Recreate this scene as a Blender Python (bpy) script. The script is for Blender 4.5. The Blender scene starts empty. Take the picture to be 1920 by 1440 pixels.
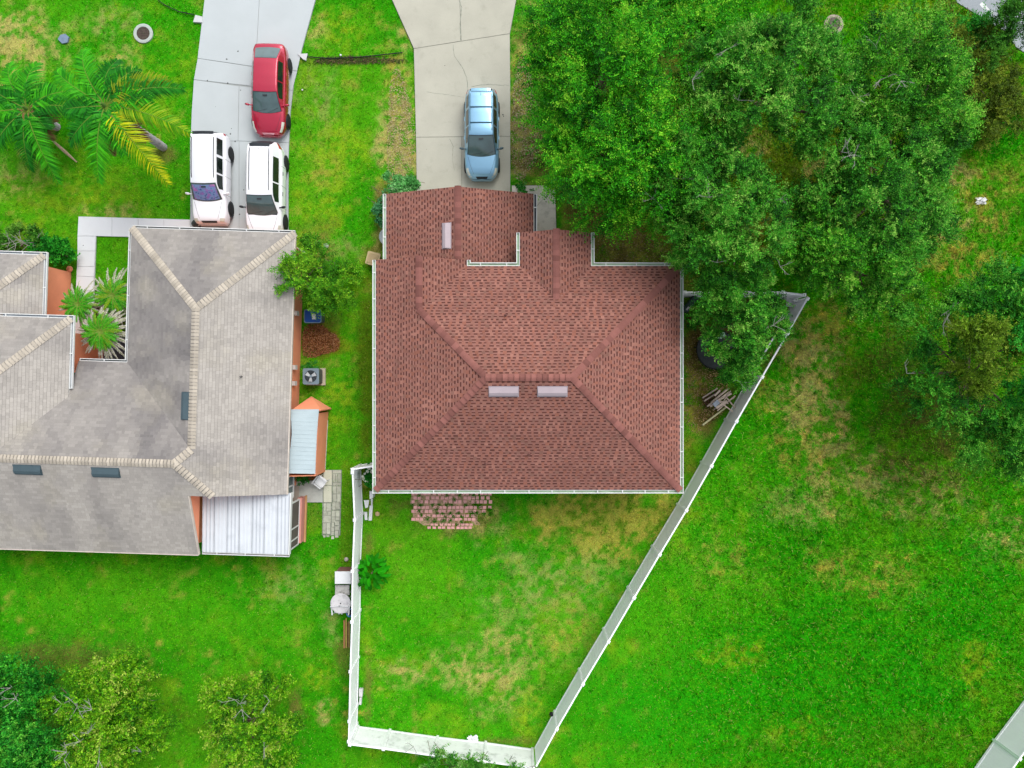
import bpy, math, random
import numpy as np
from mathutils import Matrix, Vector
random.seed(7); RNG = np.random.default_rng(11)
scene = bpy.context.scene
COL = scene.collection
# ------------------------------------------------------------ camera
H = 36.0; F = 1333.0
cd = bpy.data.cameras.new('camera'); cam = bpy.data.objects.new('camera', cd); COL.objects.link(cam)
cam.location = (0, 0, H); cam.rotation_euler = (0, 0, 0)
cd.sensor_width = 36; cd.sensor_fit = 'HORIZONTAL'; cd.lens = 36 * F / 1920
cd.clip_start = 0.5; cd.clip_end = 1500
scene.camera = cam
# ------------------------------------------------------------ light
SUN_EL = math.radians(54); SUN_AZ = math.radians(32)     # azimuth from +Y towards +X
w = bpy.data.worlds.new('World'); scene.world = w; w.use_nodes = True
nt = w.node_tree; nt.nodes.clear()
out = nt.nodes.new('ShaderNodeOutputWorld'); bg = nt.nodes.new('ShaderNodeBackground')
sky = nt.nodes.new('ShaderNodeTexSky'); sky.sky_type = 'NISHITA'; sky.sun_disc = False
sky.sun_elevation = SUN_EL; sky.sun_rotation = SUN_AZ; sky.air_density = 1.0; sky.dust_density = 3.0
hs = nt.nodes.new('ShaderNodeHueSaturation'); hs.inputs['Saturation'].default_value = 0.28
nt.links.new(sky.outputs[0], hs.inputs['Color']); nt.links.new(hs.outputs[0], bg.inputs[0])
bg.inputs[1].default_value = 0.15; nt.links.new(bg.outputs[0], out.inputs[0])
sd = bpy.data.lights.new('sun', 'SUN'); sd.energy = 1.05; sd.angle = math.radians(36); sd.color = (1, .97, .92)
sun = bpy.data.objects.new('sun', sd); COL.objects.link(sun)
sv = Vector((math.sin(SUN_AZ) * math.cos(SUN_EL), math.cos(SUN_AZ) * math.cos(SUN_EL), math.sin(SUN_EL)))
sun.rotation_euler = sv.to_track_quat('Z', 'Y').to_euler(); sun.location = sv * 60
vs = scene.view_settings; vs.view_transform = 'Standard'; vs.look = 'None'; vs.gamma = 1; vs.use_curve_mapping = False
vs.exposure = 0.70
KEXP = 1.45          # picture value of a flat white surface, used only to turn seen colours into base colours
# ------------------------------------------------------------ helpers
def G(px, py, z=0.0):
    s = (H - z) / F
    return Vector(((px - 960) * s, (720 - py) * s, z))
def g2(px, py, z=0.0):
    v = G(px, py, z); return (v.x, v.y)
def lin(c):
    c = c / 255.0
    return c / 12.92 if c <= 0.04045 else ((c + 0.055) / 1.055) ** 2.4
def S(r, g, b, k=None):
    k = KEXP if k is None else k
    return (min(.95, lin(r) / k), min(.95, lin(g) / k), min(.95, lin(b) / k), 1)
def S3(*a, **k): return np.array(S(*a, **k)[:3])

MATS = {}
def M(name, col, rough=.8, metal=0, var=.12, scale=2.0, fine=.06, fscale=40, bump=0, bscale=60, attr=None,
      spec=.3, coat=0, trans=0, objrand=0, obj_space=False, alpha=1, dirt=None):
    if name in MATS: return MATS[name]
    m = bpy.data.materials.new(name); m.use_nodes = True; MATS[name] = m
    t = m.node_tree; n = t.nodes; L = t.links
    b = n['Principled BSDF']
    b.inputs['Roughness'].default_value = rough; b.inputs['Metallic'].default_value = metal
    b.inputs['Specular IOR Level'].default_value = spec; b.inputs['Coat Weight'].default_value = coat
    b.inputs['Coat Roughness'].default_value = .08
    if alpha < 1: b.inputs['Alpha'].default_value = alpha
    if obj_space:
        co = n.new('ShaderNodeTexCoord').outputs['Object']
    else:
        co = n.new('ShaderNodeNewGeometry').outputs['Position']
    if attr:
        a = n.new('ShaderNodeAttribute'); a.attribute_name = 'Col'; base = a.outputs['Color']
    else:
        r = n.new('ShaderNodeRGB'); r.outputs[0].default_value = col; base = r.outputs[0]
    def mulnoise(base, sc, amt, detail=4):
        if amt <= 0: return base
        no = n.new('ShaderNodeTexNoise'); no.inputs['Scale'].default_value = sc; no.inputs['Detail'].default_value = detail
        L.new(co, no.inputs['Vector'])
        mr = n.new('ShaderNodeMapRange'); mr.inputs[1].default_value = .3; mr.inputs[2].default_value = .7
        mr.inputs[3].default_value = 1 - amt; mr.inputs[4].default_value = 1 + amt
        L.new(no.outputs['Fac'], mr.inputs[0])
        mx = n.new('ShaderNodeVectorMath'); mx.operation = 'SCALE'
        L.new(base, mx.inputs[0]); L.new(mr.outputs[0], mx.inputs['Scale'])
        return mx.outputs[0]
    base = mulnoise(base, scale, var); base = mulnoise(base, fscale, fine, 2)
    if dirt:
        no = n.new('ShaderNodeTexNoise'); no.inputs['Scale'].default_value = dirt[2]; no.inputs['Detail'].default_value = 6
        no.inputs['Roughness'].default_value = .65
        L.new(co, no.inputs['Vector'])
        mr = n.new('ShaderNodeMapRange'); mr.inputs[1].default_value = dirt[1]; mr.inputs[2].default_value = dirt[1] + .2
        mr.inputs[3].default_value = 0; mr.inputs[4].default_value = dirt[3]
        L.new(no.outputs['Fac'], mr.inputs[0])
        mx = n.new('ShaderNodeMix'); mx.data_type = 'RGBA'; mx.inputs[7].default_value = dirt[0]
        L.new(mr.outputs[0], mx.inputs[0]); L.new(base, mx.inputs[6]); base = mx.outputs[2]
    if objrand:
        oi = n.new('ShaderNodeObjectInfo'); mr = n.new('ShaderNodeMapRange')
        mr.inputs[3].default_value = 1 - objrand; mr.inputs[4].default_value = 1 + objrand
        L.new(oi.outputs['Random'], mr.inputs[0])
        mx = n.new('ShaderNodeVectorMath'); mx.operation = 'SCALE'
        L.new(base, mx.inputs[0]); L.new(mr.outputs[0], mx.inputs['Scale']); base = mx.outputs[0]
    L.new(base, b.inputs['Base Color'])
    if bump:
        no = n.new('ShaderNodeTexNoise'); no.inputs['Scale'].default_value = bscale; no.inputs['Detail'].default_value = 3
        L.new(co, no.inputs['Vector'])
        bp = n.new('ShaderNodeBump'); bp.inputs['Strength'].default_value = bump; bp.inputs['Distance'].default_value = .02
        L.new(no.outputs['Fac'], bp.inputs['Height']); L.new(bp.outputs[0], b.inputs['Normal'])
    if trans:
        tr = n.new('ShaderNodeBsdfTranslucent'); L.new(base, tr.inputs['Color'])
        ms = n.new('ShaderNodeMixShader'); ms.inputs[0].default_value = trans
        L.new(b.outputs[0], ms.inputs[1]); L.new(tr.outputs[0], ms.inputs[2])
        L.new(ms.outputs[0], n['Material Output'].inputs[0])
    return m

LOC = {}
def tag(o, label=None, cat=None, group=None, kind=None):
    if label: o['label'] = label
    if cat: o['category'] = cat
    if group: o['group'] = group
    if kind: o['kind'] = kind
    return o
def thing(name, label, cat, loc=(0, 0, 0), rz=0, group=None, kind=None):
    o = bpy.data.objects.new(name, None); COL.objects.link(o); o.empty_display_size = .2
    o.location = loc; o.rotation_euler = (0, 0, rz)
    LOC[o.name] = Matrix.Translation(Vector(loc)) @ Matrix.Rotation(rz, 4, 'Z')
    return tag(o, label, cat, group, kind)

class MB:
    def __init__(s): s.v = []; s.f = []; s.mi = []; s.c = []
    def add(s, vs, fs, mi=0, c=None):
        o = len(s.v); s.v += [tuple(v) for v in vs]
        for f in fs: s.f.append(tuple(i + o for i in f)); s.mi.append(mi); s.c.append(c)
        return s
    def box(s, x0, x1, y0, y1, z0, z1, mi=0, M4=None, c=None):
        vs = [(x, y, z) for z in (z0, z1) for y in (y0, y1) for x in (x0, x1)]
        if M4 is not None: vs = [tuple(M4 @ Vector(v)) for v in vs]
        return s.add(vs, [(0, 2, 3, 1), (4, 5, 7, 6), (0, 1, 5, 4), (2, 6, 7, 3), (0, 4, 6, 2), (1, 3, 7, 5)], mi, c)
    def prism(s, pts, z0, z1, mi=0, c=None):      # pts 2D ccw ; z0,z1 number or list
        n = len(pts)
        a = sum(pts[i][0] * pts[(i + 1) % n][1] - pts[(i + 1) % n][0] * pts[i][1] for i in range(n))
        if a < 0: pts = pts[::-1]; z0 = z0[::-1] if isinstance(z0, (list, tuple)) else z0; z1 = z1[::-1] if isinstance(z1, (list, tuple)) else z1
        Z0 = z0 if isinstance(z0, (list, tuple)) else [z0] * n; Z1 = z1 if isinstance(z1, (list, tuple)) else [z1] * n
        vs = [(p[0], p[1], z) for p, z in zip(pts, Z0)] + [(p[0], p[1], z) for p, z in zip(pts, Z1)]
        fs = [tuple(range(n))[::-1], tuple(range(n, 2 * n))] + [(i, (i + 1) % n, n + (i + 1) % n, n + i) for i in range(n)]
        return s.add(vs, fs, mi, c)
    def tube(s, p0, p1, r0, r1=None, n=8, mi=0, caps=True, c=None):
        r1 = r0 if r1 is None else r1
        p0 = Vector(p0); p1 = Vector(p1); d = (p1 - p0).normalized()
        a = d.orthogonal().normalized(); b = d.cross(a)
        vs = []
        for p, r in ((p0, r0), (p1, r1)):
            for k in range(n):
                t = 2 * math.pi * k / n; vs.append(p + a * math.cos(t) * r + b * math.sin(t) * r)
        fs = [(k, (k + 1) % n, n + (k + 1) % n, n + k) for k in range(n)]
        if caps: fs += [tuple(range(n))[::-1], tuple(range(n, 2 * n))]
        return s.add(vs, fs, mi, c)
    def lathe(s, prof, cx=0, cy=0, n=24, mi=0, c=None, sx=1, sy=1):  # prof [(r,z)]
        vs = []; m = len(prof)
        for r, z in prof:
            for k in range(n):
                t = 2 * math.pi * k / n; vs.append((cx + r * math.cos(t) * sx, cy + r * math.sin(t) * sy, z))
        fs = []
        for j in range(m - 1):
            for k in range(n): fs.append((j * n + k, j * n + (k + 1) % n, (j + 1) * n + (k + 1) % n, (j + 1) * n + k))
        if prof[0][0] > 0: fs.append(tuple(range(n))[::-1])
        if prof[-1][0] > 0: fs.append(tuple(range((m - 1) * n, m * n)))
        return s.add(vs, fs, mi, c)
    def grid(s, P, mi=0, c=None, flip=False):     # P[i][j]
        a = len(P); b = len(P[0]); vs = [p for row in P for p in row]
        fs = []
        for i in range(a - 1):
            for j in range(b - 1):
                f = (i * b + j, i * b + j + 1, (i + 1) * b + j + 1, (i + 1) * b + j)
                fs.append(f[::-1] if flip else f)
        return s.add(vs, fs, mi, c)
    def build(s, name, mats, parent=None, smooth=False, world=True, label=None, cat=None, group=None, kind=None, recenter=True):
        if not isinstance(mats, (list, tuple)): mats = [mats]
        me = bpy.data.meshes.new(name)
        off = Vector((0, 0, 0)); vs = s.v
        if parent is None and recenter:
            A = np.array(vs); off = Vector((float(A[:, 0].mean()), float(A[:, 1].mean()), float(A[:, 2].min())))
            vs = [tuple(x) for x in (A - np.array(off))]
        me.from_pydata(vs, [], s.f)
        for m in mats: me.materials.append(m)
        if len(mats) > 1: me.polygons.foreach_set('material_index', s.mi)
        if any(c is not None for c in s.c):
            ca = me.color_attributes.new('Col', 'FLOAT_COLOR', 'CORNER')
            arr = np.ones((len(me.loops), 4), dtype=np.float32)
            tot = np.array([len(f) for f in s.f]); cc = np.array([(tuple(c)[:3] if c is not None else (1, 1, 1)) for c in s.c], dtype=np.float32)
            arr[:, :3] = np.repeat(cc, tot, axis=0); ca.data.foreach_set('color', arr.ravel())
        if smooth: me.polygons.foreach_set('use_smooth', [True] * len(me.polygons))
        me.update()
        o = bpy.data.objects.new(name, me); COL.objects.link(o)
        if parent is None: o.location = off; LOC[o.name] = Matrix.Translation(off)
        else:
            o.parent = parent
            if world and parent.name in LOC: o.matrix_parent_inverse = LOC[parent.name].inverted()
        return tag(o, label, cat, group, kind)

def fastmesh(name, V, nper, mat, cols=None, parent=None, kind=None, label=None, cat=None, smooth=False):
    """V (N*nper,3) array, faces are consecutive groups of nper; cols (N,3)"""
    N = len(V) // nper
    me = bpy.data.meshes.new(name); me.vertices.add(len(V)); me.vertices.foreach_set('co', V.astype(np.float32).ravel())
    me.loops.add(N * nper); me.loops.foreach_set('vertex_index', np.arange(N * nper, dtype=np.int32))
    me.polygons.add(N); me.polygons.foreach_set('loop_start', np.arange(0, N * nper, nper, dtype=np.int32))
    try: me.polygons.foreach_set('loop_total', np.full(N, nper, dtype=np.int32))
    except Exception: pass
    me.update(calc_edges=True)
    if cols is not None:
        ca = me.color_attributes.new('Col', 'FLOAT_COLOR', 'CORNER')
        arr = np.ones((N * nper, 4), dtype=np.float32); arr[:, :3] = np.repeat(cols, nper, axis=0)
        ca.data.foreach_set('color', arr.ravel())
    me.materials.append(mat)
    o = bpy.data.objects.new(name, me); COL.objects.link(o)
    if parent is not None:
        o.parent = parent
        if parent.name in LOC: o.matrix_parent_inverse = LOC[parent.name].inverted()
    return tag(o, label, cat, None, kind)

def copy_obj(o, parent=None, loc=None):
    c = o.copy(); COL.objects.link(c)
    if parent is not None: c.parent = parent
    if loc is not None: c.location = loc
    return c
def copy_tree(o, label, loc, rz):
    r = o.copy(); COL.objects.link(r); r.location = loc; r.rotation_euler = (0, 0, rz); r['label'] = label
    for ch in [x for x in bpy.data.objects if x.parent == o]:
        c = ch.copy(); COL.objects.link(c); c.parent = r
        for g in [x for x in bpy.data.objects if x.parent == ch]:
            d = g.copy(); COL.objects.link(d); d.parent = c
    return r

# value noise
def vnoise(x, y, sc, seed=0):
    x = np.asarray(x, float) * sc + 1000 + seed * 17.3; y = np.asarray(y, float) * sc + 1000 - seed * 9.1
    xi = np.floor(x).astype(np.int64); yi = np.floor(y).astype(np.int64); fx = x - xi; fy = y - yi
    fx = fx * fx * (3 - 2 * fx); fy = fy * fy * (3 - 2 * fy)
    def h(a, b):
        n = (a * 374761393 + b * 668265263 + seed * 982451653) & 0x7fffffff
        n = ((n ^ (n >> 13)) * 1274126177) & 0x7fffffff
        return ((n ^ (n >> 16)) & 0xffff) / 65535.0
    return (h(xi, yi) * (1 - fx) + h(xi + 1, yi) * fx) * (1 - fy) + (h(xi, yi + 1) * (1 - fx) + h(xi + 1, yi + 1) * fx) * fy
def fbm(x, y, sc, seed=0, o=4):
    t = 0; a = .5; s = 0
    for k in range(o): t = t + a * vnoise(x, y, sc * 2 ** k, seed + k * 5); s += a; a *= .55
    return t / s
def inpoly(x, y, poly):
    x = np.asarray(x); y = np.asarray(y); r = np.zeros(x.shape, bool); n = len(poly); j = n - 1
    for i in range(n):
        xi, yi = poly[i]; xj, yj = poly[j]
        cond = ((yi > y) != (yj > y)) & (x < (xj - xi) * (y - yi) / (yj - yi + 1e-12) + xi)
        r ^= cond; j = i
    return r
def P2(pts, z=0): return [g2(a, b, z) for a, b in pts]
def clip(poly, nx, ny, d):      # keep nx*x+ny*y >= d
    out = []; n = len(poly)
    for i in range(n):
        a = poly[i]; b = poly[(i + 1) % n]
        da = nx * a[0] + ny * a[1] - d; db = nx * b[0] + ny * b[1] - d
        if da >= 0: out.append(a)
        if (da > 0 and db < 0) or (da < 0 and db > 0):
            t = da / (da - db); out.append((a[0] + (b[0] - a[0]) * t, a[1] + (b[1] - a[1]) * t))
    return out
# ============================================================ GROUND
DW_L = [(392, -230), (640, -230), (592, 0), (568, 88), (552, 150), (545, 210), (541, 300), (541, 470), (357, 470), (358, 300), (361, 210), (371, 110), (384, 0)]
DW_R = [(650, -160), (1010, -160), (968, 0), (956, 64), (957, 300), (957, 452), (783, 452), (780, 258), (776, 92), (735, 0)]
WK_R = [(959.5, 348), (1041, 348), (1044, 470), (960, 470)]
WK_L = [(148, 406), (357, 412), (357, 447), (181, 443), (174, 640), (141, 640)]
STREET = [(1760, -60), (1795, 5), (1850, 38), (1890, 62), (1905, 88), (2060, 190), (2600, 150), (2600, -560), (-600, -560), (-600, -236), (1500, -236), (1700, -120)]
PATIO = [(552, 902), (606, 900), (606, 942), (552, 942)]
PAVED = [P2(p) for p in (DW_L, DW_R, WK_R, WK_L, STREET, PATIO)]
HOUSES = [P2([(712, 500), (1266, 500), (1266, 905), (712, 905)]), P2([(735, 375), (985, 375), (985, 500), (735, 500)]),
          P2([(262, 450), (545, 450), (540, 900), (400, 920), (360, 1010), (-500, 1010), (-500, 500), (110, 500), (110, 660), (262, 660)])]
C_ = {'lush': (58, 158, 8), 'lush2': (40, 162, 8), 'mid': (92, 170, 22), 'yel': (140, 176, 38), 'tan': (196, 178, 124), 'grey': (160, 170, 104),
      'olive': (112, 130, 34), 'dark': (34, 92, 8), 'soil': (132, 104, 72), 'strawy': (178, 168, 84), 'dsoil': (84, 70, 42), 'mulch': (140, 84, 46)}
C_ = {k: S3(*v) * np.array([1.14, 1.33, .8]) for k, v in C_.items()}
PATCH = [(30, 80, 80, 70, 'tan', .8), (0, 60, 50, 45, 'tan', .8), (190, 38, 55, 28, 'grey', .7), (225, 110, 45, 30, 'tan', .5), (120, 20, 60, 40, 'mid', .6),
 (70, 70, 60, 40, 'tan', .5), (300, 150, 60, 90, 'yel', .35), (310, 290, 26, 20, 'soil', .7), (120, 370, 120, 40, 'yel', .5), (20, 330, 60, 40, 'tan', .35),
 (215, 400, 60, 16, 'tan', .4), (60, 430, 80, 20, 'yel', .6), (210, 500, 26, 60, 'mid', .8),
 (745, 230, 34, 100, 'tan', .85), (752, 300, 36, 55, 'tan', .9), (735, 150, 26, 50, 'strawy', .6), (762, 70, 14, 25, 'tan', .6), (665, 114, 85, 7, 'dsoil', .75), (850, 958, 86, 34, 'soil', .6),
 (620, 290, 45, 60, 'yel', .9), (600, 190, 40, 50, 'grey', .4), (625, 60, 40, 40, 'yel', .55), (590, 60, 20, 30, 'tan', .35), (600, 330, 30, 40, 'strawy', .45),
 (600, 400, 50, 60, 'yel', .6), (590, 425, 40, 20, 'soil', .35), (650, 470, 40, 30, 'grey', .45), (640, 600, 26, 60, 'yel', .5), (640, 740, 26, 60, 'yel', .6), (688, 700, 16, 220, 'olive', .75),  # olive strip left of the red-roofed house is wall shade painted into grass
 (620, 820, 20, 50, 'yel', .5), (650, 1000, 12, 160, 'olive', .5), (712, 420, 16, 70, 'soil', .7), (712, 400, 14, 60, 'tan', .4),
 (985, 190, 30, 150, 'tan', .75), (990, 250, 34, 110, 'tan', .7), (1000, 300, 30, 60, 'soil', .35), (978, 130, 20, 40, 'strawy', .5), (985, 70, 12, 14, 'soil', .6), (972, 30, 16, 40, 'lush', .5),
 (1150, 440, 130, 80, 'soil', .9), (1200, 470, 120, 40, 'strawy', .35), (1100, 330, 90, 90, 'soil', .9), (1190, 470, 40, 20, 'strawy', .5), (1300, 520, 120, 60, 'dsoil', .7),
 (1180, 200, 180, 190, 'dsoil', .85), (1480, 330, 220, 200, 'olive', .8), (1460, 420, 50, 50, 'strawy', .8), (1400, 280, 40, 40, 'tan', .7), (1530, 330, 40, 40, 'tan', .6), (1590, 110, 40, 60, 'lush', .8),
 (850, 975, 90, 30, 'soil', .45), (900, 975, 60, 26, 'tan', .45), (1140, 975, 130, 66, 'olive', .65), (1130, 985, 120, 62, 'strawy', 1.0), (1060, 960, 70, 30, 'strawy', .7), (1180, 940, 60, 40, 'strawy', .6), (1030, 1090, 120, 60, 'grey', .45), (1000, 1140, 110, 40, 'grey', .3),
 (960, 1215, 120, 40, 'tan', .34), (880, 1270, 80, 30, 'tan', .5), (770, 1265, 40, 30, 'tan', .5), (1060, 1180, 60, 60, 'strawy', .35), (950, 1300, 60, 50, 'tan', .4), (995, 1340, 40, 60, 'yel', .5), (960, 1390, 60, 8, 'soil', .6), (800, 1130, 80, 60, 'mid', .5), (760, 1000, 60, 30, 'mid', .4), (690, 1025, 12, 30, 'soil', .6),
 (690, 1290, 8, 60, 'soil', .6), (1030, 1290, 30, 14, 'soil', .2), (1110, 1200, 20, 60, 'soil', .3),
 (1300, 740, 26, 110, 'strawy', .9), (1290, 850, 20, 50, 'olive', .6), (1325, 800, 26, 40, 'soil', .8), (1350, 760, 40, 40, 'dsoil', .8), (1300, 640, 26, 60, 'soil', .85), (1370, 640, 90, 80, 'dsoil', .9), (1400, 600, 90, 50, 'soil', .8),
 (1530, 770, 66, 120, 'strawy', .6), (1530, 770, 62, 110, 'tan', .7), (1520, 650, 60, 70, 'tan', .85), (1560, 600, 50, 40, 'strawy', .7), (1600, 700, 50, 60, 'olive', .5), (1480, 850, 60, 40, 'strawy', .5), (1640, 880, 90, 50, 'tan', .5), (1470, 950, 50, 50, 'grey', .35), (1400, 900, 60, 60, 'mid', .5), (1530, 960, 60, 30, 'tan', .4),
 (1740, 930, 90, 60, 'tan', .45), (1875, 1010, 60, 50, 'tan', .65), (1720, 1120, 80, 20, 'grey', .25), (1850, 380, 60, 100, 'strawy', .6), (1770, 430, 60, 60, 'tan', .6), (1800, 330, 30, 30, 'tan', .6), (1800, 480, 90, 40, 'strawy', .7), (1700, 470, 50, 50, 'olive', .5), (1870, 250, 60, 60, 'lush2', .7),
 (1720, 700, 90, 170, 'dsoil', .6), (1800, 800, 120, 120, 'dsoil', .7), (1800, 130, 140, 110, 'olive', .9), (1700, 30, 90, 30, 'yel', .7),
 (1550, 1250, 340, 210, 'lush2', .8), (1250, 1300, 170, 130, 'lush2', .65), (1800, 1150, 160, 180, 'lush2', .75), (1420, 1020, 120, 60, 'lush', .4), (1380, 1230, 60, 30, 'yel', .5), (1650, 1080, 90, 40, 'strawy', .4), (1480, 1380, 60, 30, 'yel', .4), (1350, 1060, 50, 50, 'strawy', .4), (1560, 1060, 60, 30, 'strawy', .45), (1830, 1260, 40, 60, 'yel', .5), (1380, 1120, 120, 60, 'mid', .5), (1240, 1180, 60, 90, 'mid', .4), (1700, 1390, 120, 40, 'olive', .35),
 (90, 1225, 130, 26, 'soil', .45), (100, 1330, 160, 110, 'dsoil', .6), (450, 1350, 90, 80, 'olive', .5), (200, 1130, 200, 60, 'mid', .6), (540, 1100, 60, 40, 'grey', .35), (450, 1170, 120, 40, 'mid', .6),  # soil and olive by the bottom left trees partly carry tree shade as colour
 (645, 1230, 16, 40, 'soil', .6), (620, 1180, 20, 30, 'grey', .5), (608, 1330, 14, 20, 'tan', .7), (555, 1335, 12, 30, 'soil', .7), (600, 1270, 30, 30, 'yel', .5), (590, 965, 14, 30, 'soil', .3),
 (600, 640, 34, 28, 'mulch', 1.0), (620, 600, 20, 20, 'soil', .4), (600, 700, 20, 20, 'soil', .4), (590, 893, 24, 9, 'mulch', .9), (590, 500, 40, 50, 'soil', .6), (190, 600, 60, 60, 'dsoil', .8), (740, 370, 50, 40, 'soil', .5),
 (700, 905, 16, 40, 'strawy', .7), (1230, 960, 30, 12, 'olive', .3)]
def ground_color(X, Y, crisp=False):
    px = X * F / H + 960; py = 720 - Y * F / H
    hn = (RNG.random(X.shape) * .55 + vnoise(X, Y, 9.0, 61) * .25 + vnoise(X, Y, 5.0, 62) * .2 - .5) if crisp else 0
    K_ = 2.6 if crisp else 1
    def sh(t): return np.clip((t - .5 + hn * 1.15) * K_ + .5, 0, 1) * (t > .02) if crisp else t
    n1 = fbm(X, Y, .22, 1); n2 = fbm(X, Y, .9, 2); n3 = fbm(X, Y, 3.2, 3, 3)
    c = np.ones(X.shape + (3,)) * C_['lush']
    def mix(c, k, t): t = sh(np.clip(t, 0, 1))[..., None]; return c * (1 - t) + C_[k] * t
    c = mix(c, 'mid', (n1 - .40) * 3.0); c = mix(c, 'yel', (n2 - .56) * 2.4); c = mix(c, 'dark', (.40 - n3) * 1.6)
    c = mix(c, 'strawy', (fbm(X, Y, 1.7, 8) - .62) * 3.0)
    n4 = fbm(X, Y, 1.4, 5, 5); n5 = fbm(X, Y, 3.6, 6, 4)
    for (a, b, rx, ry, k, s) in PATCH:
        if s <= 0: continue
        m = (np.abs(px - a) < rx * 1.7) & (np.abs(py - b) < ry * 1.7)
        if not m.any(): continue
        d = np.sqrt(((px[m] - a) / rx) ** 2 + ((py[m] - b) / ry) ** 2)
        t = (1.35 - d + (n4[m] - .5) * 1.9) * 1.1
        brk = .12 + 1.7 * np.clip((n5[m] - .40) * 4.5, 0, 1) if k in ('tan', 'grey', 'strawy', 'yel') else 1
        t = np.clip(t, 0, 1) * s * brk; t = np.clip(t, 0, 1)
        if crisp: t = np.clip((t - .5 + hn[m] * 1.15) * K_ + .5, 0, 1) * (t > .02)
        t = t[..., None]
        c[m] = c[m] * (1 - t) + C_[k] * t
    return c
gx = np.concatenate([[-220, -150], np.arange(-110, -60, 5.), np.arange(-60, -31.5, .9), np.arange(-31, 31.01, .13), np.arange(32, 60, .9), np.arange(60, 111, 5.), [150, 220]])
gy = np.concatenate([[-220, -150], np.arange(-110, -50, 5.), np.arange(-50, -23.5, .9), np.arange(-23, 23.01, .13), np.arange(24, 50, .9), np.arange(50, 111, 5.), [150, 220]])
XX, YY = np.meshgrid(gx, gy)
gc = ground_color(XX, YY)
far = np.clip((np.maximum(np.abs(XX) - 28, np.abs(YY) - 21)) / 6, 0, 1)[..., None]
gc = gc * (1 - far) + (C_['mid'] * .55 + C_['olive'] * .25 + C_['strawy'] * .1) * .8 * far
ZZ = (fbm(XX, YY, .35, 21) - .5) * .05 - .03 + (fbm(XX, YY, 2.5, 22) - .5) * .02
ny_, nx_ = XX.shape
me = bpy.data.meshes.new('ground'); V = np.stack([XX, YY, ZZ], -1).reshape(-1, 3)
idx = np.arange(nx_ * ny_).reshape(ny_, nx_)
Q = np.stack([idx[:-1, :-1], idx[:-1, 1:], idx[1:, 1:], idx[1:, :-1]], -1).reshape(-1, 4).astype(np.int32)
me.vertices.add(len(V)); me.vertices.foreach_set('co', V.astype(np.float32).ravel())
me.loops.add(Q.size); me.loops.foreach_set('vertex_index', Q.ravel()); me.polygons.add(len(Q)); me.polygons.foreach_set('loop_start', np.arange(0, Q.size, 4, dtype=np.int32))
me.update(calc_edges=True); me.polygons.foreach_set('use_smooth', np.ones(len(Q), bool))
ca = me.color_attributes.new('Col', 'FLOAT_COLOR', 'POINT'); arr = np.ones((len(V), 4), np.float32); arr[:, :3] = gc.reshape(-1, 3) * .8; ca.data.foreach_set('color', arr.ravel())
me.materials.append(M('turf_soil', None, rough=1, attr=True, var=.12, scale=1.5, fine=.35, fscale=26, bump=.8, bscale=40, spec=.1))
gr = bpy.data.objects.new('ground', me); COL.objects.link(gr); tag(gr, kind='structure')

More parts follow.
